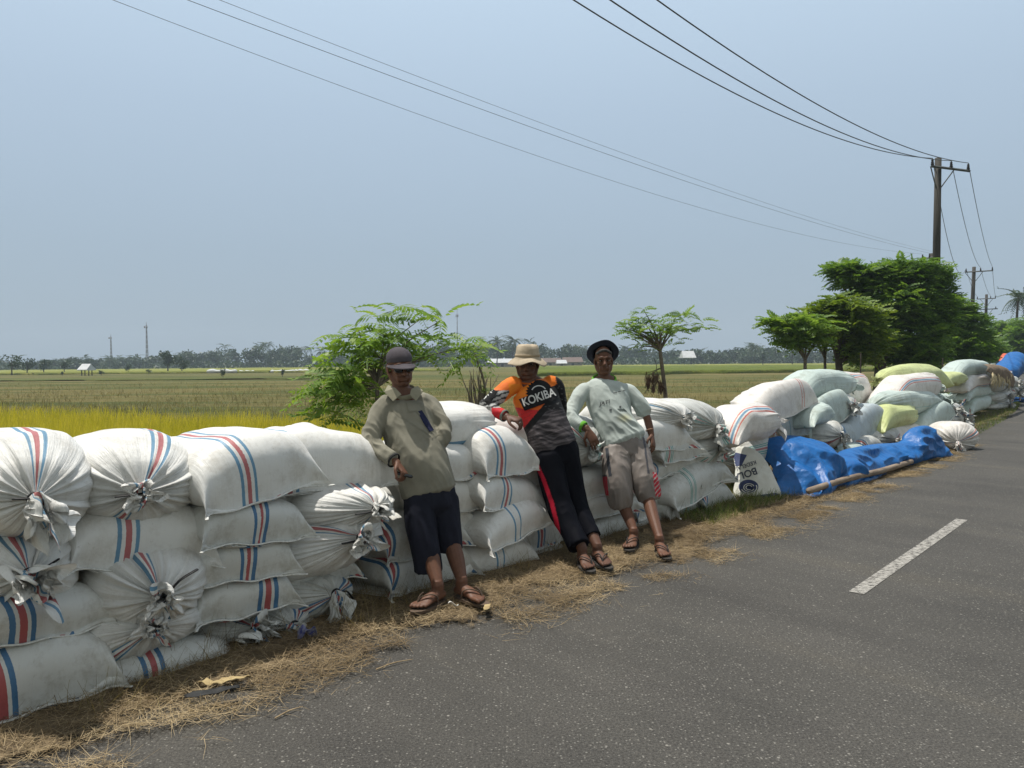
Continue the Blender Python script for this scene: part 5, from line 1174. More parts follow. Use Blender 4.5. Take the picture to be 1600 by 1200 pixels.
# long single stalks
pts = [(340, 1010, 70), (240, 1110, 60), (440, 990, 60), (420, 1000, 80), (500, 960, 45), (530, 985, 60), (640, 950, 40), (800, 880, 50), (820, 860, 70), (690, 930, 40), (130, 1120, 50), (840, 868, 70), (555, 975, 50), (860, 862, 50), (395, 1010, 60), (1140, 770, 70), (930, 860, 40)]
O = []; D = []; L = []
for (x, y, h) in pts:
    for _ in range(9):
        g0 = G(x+rg.normal(0, 16), y+rg.normal(0, 7), .0); O.append(tuple(g0)); D.append((rg.normal(0, .45), rg.normal(0, .45), 1)); L.append(h/FPX*g0.y*rg.uniform(.5, 1.1))
v_, f_ = blades(np.array(O), np.array(D), np.array(L), np.full(len(L), .0022), rg, .35, 6); o = link('tall_dry_stalks', mesh_from('tall_dry_stalks', v_, f_, smooth=False), M_STRAWD); tag(o, 'sparse tall dry grass stalks standing in front of the sacks', 'grass', kind='stuff')
# green grass near the printed bag and along the far verge
N = 30000; s = np.concatenate([rg.uniform(14.5, 19.5, 9000), rg.uniform(26, 62, N-9000)]); oo = rg.uniform(.05, 1.9, N); oo[:9000] = rg.uniform(.30, 1.1, 9000); xy = edge_frame(s, oo); a = rg.uniform(0, 6.28, N); el = rg.uniform(.5, 1.5, N)
v_, f_ = blades(np.c_[xy, np.full(N, .01)], np.stack([np.cos(a)*np.cos(el), np.sin(a)*np.cos(el), np.sin(el)], 1), rg.uniform(.03, .10, N), np.full(N, .0035), rg, .3); o = link('verge_grass', mesh_from('verge_grass', v_, f_, smooth=False), M_GRASS); tag(o, 'short green grass along the far road verge', 'grass', kind='stuff')
# dense near rice behind the stacks at the left: px region polygon at field level
N = 150000; px = rg.uniform(-250, 620, N); v = rg.random(N); yb = np.interp(px, [-250, 0, 480, 620], [650, 658, 685, 700]); Yf = (1.65*1200)/(yb-568); Yn = 5.2; Y = 1/((1/Yn)*(1-v)+(1/Yf)*v); X = (px-800)/1200*Y
xy = np.stack([X, Y], 1); dd_ = np.array([edge_dist(x, y)[0] for x, y in xy[::1]]) if False else None
# keep off the stacks: behind the pile plane by more than 1.2 m
side = (xy[:, 0]-PA.a.x)*PA.n.x+(xy[:, 1]-PA.a.y)*PA.n.y; ok = side < -1.35; xy = xy[ok]; n_ = len(xy)
h = .52+.14*np.array([noise.noise(Vector((x*.8, y*.8, 4))) for x, y in xy])+rg.normal(0, .035, n_)
a = rg.uniform(0, 6.28, n_); tl = rg.uniform(.03, .28, n_)
v_, f_ = blades(np.c_[xy, np.full(n_, FZ)], np.stack([np.cos(a)*tl, np.sin(a)*tl, np.ones(n_)], 1), h, np.clip(.0025*xy[:, 1]/6, .0025, .012), rg, .12, 3); o = link('standing_rice', mesh_from('standing_rice', v_, f_, smooth=False), M_RICE); tag(o, 'dense yellow green ripening rice behind the left stacks', 'rice crop', kind='stuff')
# stubble tufts out to mid distance
N = 120000; Y = 1/rg.uniform(1/70, 1/7.5, N); px = rg.uniform(-150, 1500, N); X = (px-800)/1200*Y; xy = np.stack([X, Y], 1); side = (X-PA.a.x)*PA.n.x+(Y-PA.a.y)*PA.n.y; ok = side < -1.4
msk = np.array([noise.noise(Vector((x*.25, y*.7, 6))) for x, y in xy]); ok &= (msk+rg.normal(0, .25, N) > -.1); xy = xy[ok]; n_ = len(xy); a = rg.uniform(0, 6.28, n_); tl = rg.uniform(.2, 1.2, n_)
sc = np.clip(xy[:, 1]/14, .5, 3)
v_, f_ = blades(np.c_[xy, np.full(n_, FZ)], np.stack([np.cos(a)*tl, np.sin(a)*tl, np.ones(n_)], 1), rg.uniform(.08, .24, n_)*np.clip(sc, .6, 1.3), .004*sc, rg, .2)
M_STUB = blade_mat('rice_stubble', ((.08, .085, .025), (.15, .13, .05), (.30, .24, .10)), .25, trans=.2)
o = link('stubble', mesh_from('stubble', v_, f_, smooth=False), M_STUB); tag(o, 'cut brown rice stubble covering the nearer field', 'stubble', kind='stuff')
# ============================================================ people
def fuse(parts, voxel, it=3, fac=.5):
    v_, f_ = merge(parts); me = mesh_from('tmp', v_, f_); o = bpy.data.objects.new('tmp', me); COL.objects.link(o)
    r_ = o.modifiers.new('r', 'REMESH'); r_.mode = 'VOXEL'; r_.voxel_size = voxel; r_.use_smooth_shade = True
    s_ = o.modifiers.new('s', 'SMOOTH'); s_.factor = fac; s_.iterations = it
    bpy.context.view_layer.update(); dg = bpy.context.evaluated_depsgraph_get()
    m2 = bpy.data.meshes.new_from_object(o.evaluated_get(dg)); bpy.data.objects.remove(o); bpy.data.meshes.remove(me)
    m2.polygons.foreach_set('use_smooth', np.ones(len(m2.polygons), dtype=bool)); return m2
def coords(me):
    a = np.empty(len(me.vertices)*3, dtype=np.float32); me.vertices.foreach_get('co', a); return a.reshape(-1, 3)
def normals(me):
    a = np.empty(len(me.vertices)*3, dtype=np.float32); me.vertex_normals.foreach_get('vector', a); return a.reshape(-1, 3)
def wrinkle(me, amp, freq, axis, seed=0, pulls=()):
    """cloth folds: ridges that run along `axis`, stronger near the pull points"""
    c = coords(me); nr = normals(me); ax = Vector(axis).normalized(); M3 = ax.to_track_quat('Z', 'Y').to_matrix().transposed()
    pv = [(np.array(tuple(p)), r_, w_) for p, r_, w_ in pulls]; d = np.zeros(len(c))
    for i in range(len(c)):
        q = M3@Vector(c[i]); w = .45
        for p, r_, w_ in pv: w += w_*math.exp(-float(((c[i]-p)**2).sum())/(r_*r_))
        n1 = 1-2*abs(noise.noise(Vector((q.x*freq, q.y*freq, q.z*freq*.28+seed))))
        n2 = 1-2*abs(noise.noise(Vector((q.x*freq*2.3+5, q.y*freq*2.3, q.z*freq*.7+seed))))
        n3 = noise.noise(Vector((q.x*freq*.6+9, q.y*freq*.6, q.z*freq*.3+seed)))
        d[i] = amp*w*(.75*n1+.4*n2+.9*n3-.35)
    me.vertices.foreach_set('co', (c+nr*d[:, None]).astype(np.float32).ravel()); me.update()
def vcolor(me, fn):
    c = coords(me); ca = me.color_attributes.new('Col', 'FLOAT_COLOR', 'POINT'); k = np.ones((len(c), 4), dtype=np.float32)
    for i in range(len(c)):
        x, y = topx(c[i]); k[i, :3] = fn(x, y, c[i])
    ca.data.foreach_set('color', k.ravel())
def cloth(name, c1, c2=None, rough=.85, vcol=False, bs=260, scale=14):
    return simple(name, c1, c2 or tuple(x*.8 for x in c1), scale, rough, bs, .25, .002, spec=.2, vcol=vcol)
def skin_mat(name, c):
    m_, n, l, b = new_mat(name); tc = n.new('ShaderNodeTexCoord'); t = noise_node(n, l, tc.outputs['Object'], 30, 5, .7)
    r_ = ramp(n, l, t.outputs[0], [(.3, tuple(x*.72 for x in c)), (.7, c)]); l.new(r_.outputs[0], b.inputs['Base Color']); b.inputs['Roughness'].default_value = .55
    b.inputs['Subsurface Weight'].default_value = .06; b.inputs['Subsurface Radius'].default_value = (.01, .004, .002); b.inputs['Specular IOR Level'].default_value = .28
    bump(n, l, noise_node(n, l, tc.outputs['Object'], 180, 3).outputs[0], b, .25, .002); return m_
M_SKIN = skin_mat('brown_skin', (.155, .072, .043)); M_SKIN2 = skin_mat('dark_brown_skin', (.13, .062, .039))
M_EYEW = simple('eye_white', (.30, .26, .22), (.25, .2, .17), 5, .4); M_EYED = simple('eye_dark', (.02, .012, .01), (.02, .012, .01), 5, .2); M_HAIR = simple('grey_hair', (.10, .095, .09), (.03, .03, .03), 60, .8)
M_LIP = skin_mat('lips', (.16, .07, .055))
def V3(*a): return Vector(a)
def frame(f, u):
    f = Vector(f).normalized(); s = f.cross(Vector(u)).normalized(); u = s.cross(f).normalized(); return f, u, s   # s = person's right... (f x u)
def head_parts(c, f, u, s, k=1.0, neck_to=None, thin=1.0):
    X = lambda a, b_, d: c+(s*a*thin+u*b_+f*d)*k
    ax = (s, f, u); R3 = lambda a, b_, d: (a*k*thin, b_*k, d*k); pr = []
    pr.append(ellipsoid(X(0, .032, -.012), ax, R3(.074, .094, .086), 28, 18)); pr.append(ellipsoid(X(0, -.035, .018), ax, R3(.057, .066, .080), 24, 16))
    pr.append(ellipsoid(X(0, -.100, .056), ax, R3(.026, .022, .020)))
    for q in (-1, 1):
        pr.append(tube([X(q*.062, -.045, -.01), X(q*.052, -.082, .02), X(q*.018, -.104, .058)], [.019*k, .017*k, .016*k], seg=10))
        pr.append(ellipsoid(X(q*.043, -.022, .066), ax, R3(.021, .018, .017))); pr.append(ellipsoid(X(q*.079, -.012, -.008), ax, R3(.009, .019, .033)))
        pr.append(ellipsoid(X(q*.013, -.036, .098), ax, R3(.009, .010, .008)))
        pr.append(ellipsoid(X(q*.033, -.068, .066), ax, R3(.016, .016, .022)))
    pr.append(tube([X(-.052, .017, .064), X(-.026, .027, .083), X(0, .020, .086), X(.026, .027, .083), X(.052, .017, .064)], [.011*k]*5, seg=8))
    pr.append(tube([X(0, .018, .083), X(0, -.012, .096), X(0, -.033, .108)], [.009*k, .0105*k, .0145*k], seg=10))
    pr.append(tube([X(-.026, -.063, .077), X(0, -.060, .087), X(.026, -.063, .077)], [.006*k, .0085*k, .006*k], seg=8)); pr.append(tube([X(-.022, -.075, .075), X(0, -.076, .083), X(.022, -.075, .075)], [.006*k, .009*k, .006*k], seg=8))
    if neck_to is not None: pr.append(tube([X(0, -.03, -.025), X(0, -.10, -.015), neck_to], [.056*k*thin, .054*k*thin, .064*k], seg=16))
    return pr, X
def hand_parts(w, d, pn, th, curls, k=1.0, spread=.0):
    """w wrist, d direction of the fingers, pn palm normal, th +-1 side of the thumb"""
    d = Vector(d).normalized(); pn = Vector(pn); pn = (pn-d*pn.dot(d)).normalized(); lat = d.cross(pn)*th; pr = []
    kn = w+d*.088*k
    pr.append(tube([w-d*.03*k, w, w+d*.03*k, w+d*.065*k, kn], [(.026*k, .020*k), (.026*k, .019*k), (.034*k, .018*k), (.039*k, .016*k), (.036*k, .013*k)], seg=14, side=lat, sub=3))
    for i, (o, ln) in enumerate(((.030, .074), (.0100, .083), (-.0100, .077), (-.0295, .060))):
        p = w+d*(.084-.006*abs(i-1.2))*k+lat*o*k; dd_ = (d+lat*o*spread*12).normalized(); a = 0; pts = [p-dd_*.012*k, p]
        for j, (fr, ca) in enumerate(((.45, 42), (.30, 55), (.25, 40))):
            a += R(ca)*curls[i]; q = (dd_*math.cos(a)+pn*math.sin(a)); p = p+q*ln*fr*k; pts.append(p)
        pr.append(tube(pts, [.0088*k, .0092*k, .0082*k, .0076*k, .0062*k], seg=9, sub=3))
    b0 = w+d*.018*k+lat*.024*k; t1 = (d*.62+lat*.62+pn*.35).normalized(); t2 = (d*.9+lat*.12+pn*.42).normalized()
    pr.append(tube([b0-t1*.012*k, b0+t1*.022*k, b0+t1*.045*k, b0+t1*.045*k+t2*.030*k, b0+t1*.045*k+t2*.052*k], [.013*k, .0135*k, .0105*k, .0095*k, .0075*k], seg=9, sub=3))
    return pr
def foot_parts(toe, fd, k=1.0, z=.062):
    fd = Vector((fd[0], fd[1], 0)).normalized(); s = Vector((fd.y, -fd.x, 0)); T = Vector((toe.x, toe.y, z)); H = T-fd*.245*k; pr = []
    at = lambda f_, h, l=0: H+fd*f_*k+V3(0, 0, h*k)+s*l*k
    pr.append(tube([at(.022, .024), at(.07, .030), at(.13, .026), at(.178, .016), at(.200, .013)], [(.030*k, .026*k), (.032*k, .034*k), (.038*k, .028*k), (.046*k, .017*k), (.044*k, .012*k)], seg=14, side=s, sub=4))
    an = at(.055, .085); pr.append(tube([an, at(.055, .05), at(.085, .03)], [(.034*k, .036*k), (.032*k, .038*k), (.03*k, .03*k)], seg=12, side=s))
    for i, (l, r_, e) in enumerate(((.034, .0125, .245), (.014, .009, .243), (-.003, .0085, .236), (-.019, .008, .226), (-.034, .0078, .212))):
        pr.append(tube([at(.185, .014, l), at(e-.022, .014, l*1.02), at(e-.008, .009, l*1.02)], [r_*k, r_*1.02*k, r_*.85*k], seg=8))
    return pr, an, at, s, fd
def sandal(root, at, s, fd, big, mat, mats, k=1.0, z0=.040):
    """flip-flop under the foot; big = side (+1/-1 along s) of the big toe"""
    V = []; F = []; N = 28; out_ = []
    for i in range(N):
        a = 2*math.pi*i/N; x = .128+.145*math.cos(a); w = .047+.010*math.cos(a)*1; out_.append((x, w*math.sin(a)))
    for zz in (z0, z0+.016):
        for (x, l) in out_: p = at(x, 0, l); V.append((p.x, p.y, zz))
    F = [tuple(range(N))[::-1], tuple(range(N, 2*N))]+[(i, (i+1) % N, N+(i+1) % N, N+i) for i in range(N)]
    o = wlink('sandal', mesh_from('sandal', V, F, smooth=False), mat, root)
    ps = []
    for q in (-1, 1):
        ps.append(tube([at(.205, .012, big*.022), at(.185, .044, big*.018+q*.006), at(.15, .058, q*.026), at(.115, .040, q*.042), at(.105, .004, q*.044)], [(.0055, .0035)]*5, seg=8, sub=4, side=fd))
    st_ = mesh_from('strap', *merge(ps)); so_ = link('strap', st_, mats, None); so_.parent = o; bpy.context.view_layer.update(); so_.matrix_parent_inverse = o.matrix_world.inverted()
M_SOLE = simple('dark_rubber_sole', (.05, .045, .04), (.03, .028, .025), 20, .8); M_STRAP = simple('sandal_strap', (.035, .032, .03), (.02, .02, .02), 20, .6)
M_SOLEB = simple('brown_sole', (.12, .08, .055), (.07, .05, .035), 20, .8)
def eyes(root, X, ax, k, thin=1.0):
    for q in (-1, 1):
        e = wlink('eye', mesh_from('eye', *ellipsoid(X(q*.031, -.001, .075), ax, (.0115*k, .0085*k, .0055*k), 14, 8)), M_EYEW, root)
        i_ = wlink('iris', mesh_from('iris', *ellipsoid(X(q*.030, -.001, .0835), ax, (.0062*k, .004*k, .0056*k), 10, 6)), M_EYED, e)
    for q in (-1, 1):
        v = tube([X(q*.048, .020, .074), X(q*.032, .028, .088), X(q*.014, .023, .091)], [(.003, .0045)]*3, seg=6, sub=3, side=ax[2]); wlink('eyebrow', mesh_from('eyebrow', *v), M_HAIR, root)
def ringtube(c, n_, rx, ry, sd, r, wav=0, a0=0, a1=360, N=28, lift=None):
    n_ = Vector(n_).normalized(); a = Vector(sd); a = (a-n_*a.dot(n_)).normalized(); b_ = n_.cross(a); pts = []
    for i in range(N+1):
        t = R(a0+(a1-a0)*i/N); p = c+a*rx*math.cos(t)+b_*ry*math.sin(t); 
        if lift: p = p+n_*lift(t)
        pts.append(p)
    return tube(pts, [r]*len(pts) if np.isscalar(r) else [r]*len(pts), seg=8, sub=2, side=n_)
def add_shirt(root, parts, mat, amp, freq, axis, colfn, pulls, voxel=.0065, name='shirt', seed=0, it=4):
    me = fuse(parts, voxel, it); wrinkle(me, amp*1.45, freq*1.1, axis, seed, pulls)
    if colfn: vcolor(me, colfn)
    return wlink(name, me, mat, root)

# ------------------------------------------------------------ man in the grey cap
root = empty('person', G(700, 945), None, 'man in a grey cap, sunglasses, olive collared shirt and cropped navy trousers', 'person', 'men leaning on the sacks')
f, u, s = frame((.42, -.9, -.10), (-.10, .06, 1)); k = 1.0
hc = P(625, 573, 4.90); hp, X = head_parts(hc, f, u, s, k, P(630, 622, 4.90))
sh_side = V3(.36, .10, .05)
torso_b = tube([P(630, 618, 4.90), P(634, 650, 4.88), P(648, 700, 4.80), P(668, 755, 4.74), P(672, 785, 4.73)], [(.10, .06), (.14, .085), (.14, .09), (.135, .09), (.14, .09)], seg=16, side=sh_side)
arm1 = [P(602, 640, 4.84), P(582, 688, 4.71), P(612, 716, 4.62)]; wr1 = P(620, 724, 4.585)
arm2 = [P(667, 632, 4.93), P(694, 670, 4.85), P(678, 700, 4.82)]
fl, an1, at1, s1, fd1 = foot_parts(G(649, 957, .045), G(649, 957, .045)-G(690, 939, .045), 1.08); fr, an2, at2, s2, fd2 = foot_parts(G(757, 946, .045), G(757, 946, .045)-G(713, 931, .045), 1.08)
body = hp+[torso_b, tube(arm1+[wr1], [.036, .026, .026, .026], seg=12), tube(arm2, [.036, .026, .026], seg=12)]
body += hand_parts(wr1, P(634, 742, 4.55)-wr1, V3(-.7, .1, -.5), -1, (1.15, 1.2, 1.2, 1.25)) + hand_parts(arm2[-1], V3(-.05, .1, -1), V3(-1, 0, 0), 1, (.6, .6, .7, .8))
body += fl+fr+[tube([P(656, 790, 4.70), P(664, 842, 4.62), (P(664, 842, 4.62)+an1)/2+V3(0, .02, 0), an1], [.075, .054, .052, .034], seg=14), tube([P(692, 790, 4.76), P(702, 838, 4.73), (P(702, 838, 4.73)+an2)/2+V3(0, .02, 0), an2], [.075, .054, .052, .034], seg=14)]
wlink('body', fuse(body, .0042, 2, .5), M_SKIN, root); eyes(root, X, (s, f, u), k)
M_SH1 = cloth('olive_shirt_cloth', (.27, .255, .20), (.19, .18, .14), scale=7)
sp_ = [tube([P(631, 628, 4.90), P(631, 633, 4.89), P(634, 645, 4.87), P(641, 675, 4.83), P(654, 715, 4.77), P(664, 745, 4.74), P(670, 768, 4.73)],
    [(.085, .05), (.125, .07), (.168, .10), (.168, .12), (.172, .132), (.168, .13), (.168, .13)], seg=28, side=sh_side, caps=1),
    tube([P(610, 630, 4.86), P(598, 641, 4.83), P(586, 665, 4.77), P(580, 690, 4.70), P(594, 706, 4.65), P(612, 717, 4.61)], [.066, .069, .062, .058, .052, .047], seg=16, caps=1),
    tube([P(655, 625, 4.92), P(668, 633, 4.94), P(684, 650, 4.90), P(694, 670, 4.84), P(691, 686, 4.80), P(682, 695, 4.80)], [.062, .068, .058, .052, .047, .042], seg=16, caps=1)]
shirt1 = add_shirt(root, sp_, M_SH1, .011, 9, V3(.45, .1, -1), None, [(P(580, 690, 4.66), .12, 1.4), (P(690, 672, 4.9), .12, 1.2), (P(690, 690, 4.6), .2, .8), (P(612, 650, 4.7), .10, .5)], seed=1)
M_SH1D = cloth('olive_shirt_trim', (.31, .29, .21))
# open collar: two turned-down flaps and a placket
n0 = P(630, 617, 4.86)
def flap(pts, mat, name, th=.008, parent=None):
    bm = bmesh.new(); vs = [bm.verts.new(p) for p in pts]; bm.faces.new(vs); bmesh.ops.triangulate(bm, faces=bm.faces[:]); bmesh.ops.subdivide_edges(bm, edges=bm.edges[:], cuts=3, use_grid_fill=True)
    me = bpy.data.meshes.new(name); bm.to_mesh(me); bm.free(); o = wlink(name, me, mat, parent or root); sm = o.modifiers.new('t', 'SOLIDIFY'); sm.thickness = th; bv = o.modifiers.new('b', 'BEVEL'); bv.width = .002; return o
wlink('collar', mesh_from('collar', *ringtube(P(631, 614, 4.90), V3(-.08, -.40, 1), .078, .072, V3(1, .2, 0), (.021, .009), lift=lambda t: .008*math.sin(t))), M_SH1D, root)
flap([P(606, 601, 4.85), P(600, 612, 4.80), P(614, 627, 4.765), P(627, 616, 4.775), P(618, 606, 4.80)], M_SH1D, 'collar_flap'); flap([P(652, 604, 4.86), P(661, 612, 4.83), P(650, 627, 4.78), P(640, 618, 4.775), P(642, 609, 4.80)], M_SH1D, 'collar_flap')
bv1 = bvh_of([shirt1]); M_NAVYC = cloth('navy_cloth', (.018, .022, .06)); M_PLK = cloth('shirt_placket', (.25, .235, .175))
decal('pocket_lining', polyshape([(652, 643), (659, 641), (668, 655), (678, 672), (671, 675), (662, 662)]), IDX, bv1, M_NAVYC, root, .004)
for p_, w in (([(634, 628), (637, 640), (640, 644)], 2.2), ([(612, 640), (640, 660), (672, 680)], 1.0), ([(640, 644), (650, 641), (656, 648)], 1.6), ([(668, 686), (690, 676)], 1.0)):
    for a, b_ in zip(p_[:-1], p_[1:]):
        dx, dy = b_[0]-a[0], b_[1]-a[1]; L_ = math.hypot(dx, dy); nx2, ny2 = -dy/L_*w*.5, dx/L_*w*.5
        decal('shirt_fold', polyshape([(a[0]+nx2, a[1]+ny2), (b_[0]+nx2, b_[1]+ny2), (b_[0]-nx2, b_[1]-ny2), (a[0]-nx2, a[1]-ny2)]), IDX, bv1, M_PLK, root, .005)
wlink('cuff', mesh_from('cuff', *ringtube(P(615, 719, 4.605), P(620, 724, 4.585)-P(606, 712, 4.63), .044, .041, V3(0, 0, 1), (.010, .005))), cloth('dark_cuff', (.03, .03, .03)), root)
M_TR1 = cloth('navy_trouser_cloth', (.016, .018, .03), (.010, .011, .02))
tr = [tube([P(668, 752, 4.74), P(671, 772, 4.73), P(673, 792, 4.72)], [(.148, .105), (.160, .115), (.155, .11)], seg=24, side=sh_side, caps=1),
    tube([P(657, 780, 4.70), P(657, 810, 4.66), P(662, 845, 4.61), P(668, 880, 4.60), P(669, 892, 4.60)], [.098, .094, .086, .083, .084], seg=20, flat_caps='end'), tube([P(692, 780, 4.76), P(696, 806, 4.75), P(701, 835, 4.73), P(703, 858, 4.74)], [.094, .088, .078, .078], seg=20, flat_caps='end')]
add_shirt(root, tr, M_TR1, .009, 9, V3(.2, 0, -1), None, [(P(664, 845, 4.55), .15, 1.0), (P(680, 780, 4.65), .12, 1.2)], name='trousers', seed=3)
sandal(root, at1, s1, fd1, 1, M_SOLEB, M_SOLEB); sandal(root, at2, s2, fd2, -1, M_SOLEB, M_SOLEB)
# cap
M_CAP = cloth('grey_cap_cloth', (.085, .075, .085), (.06, .052, .06))
cu = (u*.97-f*.10).normalized(); dome = [ellipsoid(X(0, .052, -.012), (s, f, cu), (.082, .100, .074), 28, 18)]
me = fuse(dome, .004, 1); c_ = coords(me); low = np.array([(Vector(p)-X(0, .030, 0)).dot(cu) for p in c_]); c_ = c_+np.outer(np.where(low < 0, -low, 0), np.array(tuple(cu))); me.vertices.foreach_set('co', c_.astype(np.float32).ravel()); me.update(); cap_o = wlink('cap', me, M_CAP, root)
Vv = []; NU, NV = 24, 8
for j in range(NV+1):
    for i in range(NU+1):
        a = R(-78+156*i/NU); t = j/NV; rx = .084+.012*t; fy = .086+.098*t*max(0, math.cos(a))**.6; p = X(0, .030, -.008)+s*rx*math.sin(a)+f*fy*math.cos(a)+u*(.004-.028*t*math.cos(a)-.018*abs(math.sin(a))**2); Vv.append(tuple(p))
v_o = wlink('visor', mesh_from('visor', Vv, np.array([(j*(NU+1)+i, j*(NU+1)+i+1, (j+1)*(NU+1)+i+1, (j+1)*(NU+1)+i) for j in range(NV) for i in range(NU)])), M_CAP, root); sm = v_o.modifiers.new('t', 'SOLIDIFY'); sm.thickness = .006
M_GLASS = simple('dark_lens', (.008, .010, .012), (.006, .008, .01), 3, .12, spec=.6)
gl = [ellipsoid(X(q*.034, -.004, .090), (s, f, u), (.033, .009, .024), 18, 10) for q in (-1, 1)]+[tube([X(-.010, .006, .094), X(.010, .006, .094)], [.003]*2, seg=6, sub=1)]+[tube([X(q*.060, .004, .082), X(q*.078, .002, .04), X(q*.082, -.002, -.01)], [.0025]*3, seg=6, sub=3) for q in (-1, 1)]
wlink('sunglasses', mesh_from('sunglasses', *merge(gl)), M_GLASS, root)
hair = [tube([X(q*.074, .018, -.03), X(q*.076, -.012, -.035), X(q*.066, -.035, -.045)], [.010, .012, .008], seg=8) for q in (-1, 1)]
wlink('hair', mesh_from('hair', *merge(hair)), M_HAIR, root)
a, b_ = P(628, 741, 4.545), P(643, 745, 4.54); v_, f_ = tube([a-(b_-a)*.6, a, b_], [(.010, .017)]*3, seg=10, side=(0, 0, 1), sub=3, caps=1)
tag(link('phone', mesh_from('phone', v_, f_), M_GLASS), 'small black phone held loosely in the fist of the man in the grey cap', 'phone')

# ------------------------------------------------------------ man in the orange and black jersey
root = empty('person', G(922, 888), None, 'man in a beige bucket hat, orange and black jersey and long black track trousers', 'person', 'men leaning on the sacks')
f, u, s = frame((-.06, -1, -.10), (.02, .04, 1)); k = 1.05
hc = P(824, 567, 5.86); hp, X = head_parts(hc, f, u, s, k, P(828, 602, 5.86)); sh_side = V3(.40, .10, .03)
arm1 = [P(797, 606, 5.78), P(760, 634, 5.70), P(786, 648, 5.59)]; wr1 = P(793, 652, 5.555); arm2 = [P(866, 602, 5.90), P(873, 640, 5.98), P(868, 670, 6.02)]
fl, an1, at1, s1, fd1 = foot_parts(G(923, 894, .045), G(923, 894, .045)-G(907, 879, .045), 1.08); fr, an2, at2, s2, fd2 = foot_parts(G(951, 889, .045), G(951, 889, .045)-G(930, 875, .045), 1.08)
body = hp+[tube([P(828, 600, 5.86), P(842, 630, 5.83), P(856, 668, 5.76), P(866, 705, 5.70)], [(.11, .06), (.14, .09), (.135, .09), (.135, .09)], seg=16, side=sh_side), tube(arm1+[wr1], [.036, .028, .028, .027], seg=12), tube(arm2, [.036, .026, .026], seg=12)]
body += hand_parts(wr1, P(818, 658, 5.50)-wr1, V3(.15, .25, -1), -1, (.85, .95, 1.0, 1.05), 1.08, .1)+hand_parts(arm2[-1], V3(-.05, .1, -1), V3(-1, 0, 0), 1, (.6, .6, .7, .8))
body += fl+fr+[tube([P(860, 720, 5.64), P(874, 790, 5.53), (P(874, 790, 5.53)+an1)/2+V3(0, .02, 0), an1], [.08, .056, .053, .036], seg=14), tube([P(884, 718, 5.70), P(902, 785, 5.63), (P(902, 785, 5.63)+an2)/2+V3(0, .02, 0), an2], [.08, .056, .053, .036], seg=14)]
wlink('body', fuse(body, .0045, 2, .5), M_SKIN2, root); eyes(root, X, (s, f, u), k)
def col2(x, y, p):
    n1 = noise.noise(Vector((x*.05, y*.22, 3))); n2 = noise.noise(Vector((x*.16+2, y*.5, 7)))
    if x < 795+max(0, (y-600))*.05 and y > 598 and (x+y*.55) < 1133:   # left sleeve
        t = (x-778)*.55+(y-618)*-.9
        if y > 637: return (.5, .02, .03) if x > 768 and (x+y < 1432) else (.30, .30, .29)
        if y < 610 and x > 772: return (.75, .17, .03)
        z = math.sin(x*.30+y*.85+n2*2); return (.42, .42, .41) if z > -.1 else (.04, .04, .04)
    edge = 866+(y-575)*.15 if y < 600 else 869-(y-600)*.45
    dk = (y-640) > (848-x)*1.18-6
    if x > edge-3*n2 and y < 640: return (.012, .012, .013) if n2 < .35 else (.10, .10, .10)
    if (y > 628 and dk) or y > 682:
        if (y-640) < (848-x)*1.18+9 and y < 684: return (.012, .012, .013)
        st_ = 1-abs(noise.noise(Vector((x*.03, (y+x*.28)*.22, 1))))*5; w = max(0, st_)*.5+max(0, n1)*.6; return (.035+.16*w, .030+.14*w, .033+.145*w)
    if y > 636+(x-800)*.12: 
        z = max(0, math.sin((y+x*.5)*.9+n1*6)-.5); return (.62-.3*z, .03, .03)
    g = min(1, max(0, (y-590)/48+.25*n1)); return (.78, .20-.06*g+.05*(x < 830 and y > 600), .022)
M_SH2 = cloth('jersey_cloth', (1, 1, 1), (.86, .86, .86), .7, vcol=True)
sp_ = [tube([P(828, 603, 5.87), P(829, 606, 5.86), P(834, 612, 5.84), P(842, 635, 5.80), P(853, 662, 5.75), P(861, 684, 5.72), P(866, 698, 5.71)], [(.085, .045), (.125, .06), (.174, .10), (.176, .122), (.166, .128), (.170, .132), (.176, .136)], seg=28, side=sh_side, caps=1),
    tube([P(806, 600, 5.82), P(795, 606, 5.78), P(776, 622, 5.73), P(761, 634, 5.69), P(771, 642, 5.64), P(786, 648, 5.59)], [.066, .068, .060, .052, .046, .042], seg=16, caps=1), tube([P(855, 600, 5.89), P(866, 604, 5.91), P(873, 622, 5.95), P(875, 645, 5.99), P(870, 662, 6.0)], [.068, .071, .060, .053, .046], seg=16, caps=1)]
shirt2 = add_shirt(root, sp_, M_SH2, .0075, 9, V3(1, .1, -.35), col2, [(P(761, 634, 5.66), .12, 1.2), (P(855, 690, 5.6), .2, 1.0)], seed=11)
wlink('collar', mesh_from('collar', *ringtube(P(826, 594, 5.865), V3(0, -.40, 1), .080, .070, V3(1, .2, 0), .008)), cloth('orange_collar', (.5, .12, .02)), root)
bv2 = bvh_of([shirt2]); M_BLKP = cloth('black_print', (.012, .012, .013)); M_WHP = cloth('white_print', (.62, .62, .60), (.5, .5, .48))
gear = []
for i in range(48): r_ = 21 if i % 2 else 17.5; gear.append((842+r_*math.cos(R(i*7.5)), 613+r_*.92*math.sin(R(i*7.5))))
decal('emblem', polyshape(gear), IDX, bv2, M_BLKP, root, .004); decal('emblem_ring', ringshape(.62, .72, 20, 160, 20), lambda x, y: (842+x*17, 613-y*15), bv2, M_WHP, root, .006)
decal('lettering_plate', polyshape([(811, 624), (868, 602), (872, 620), (864, 626), (820, 642)]), IDX, bv2, M_BLKP, root, .009)
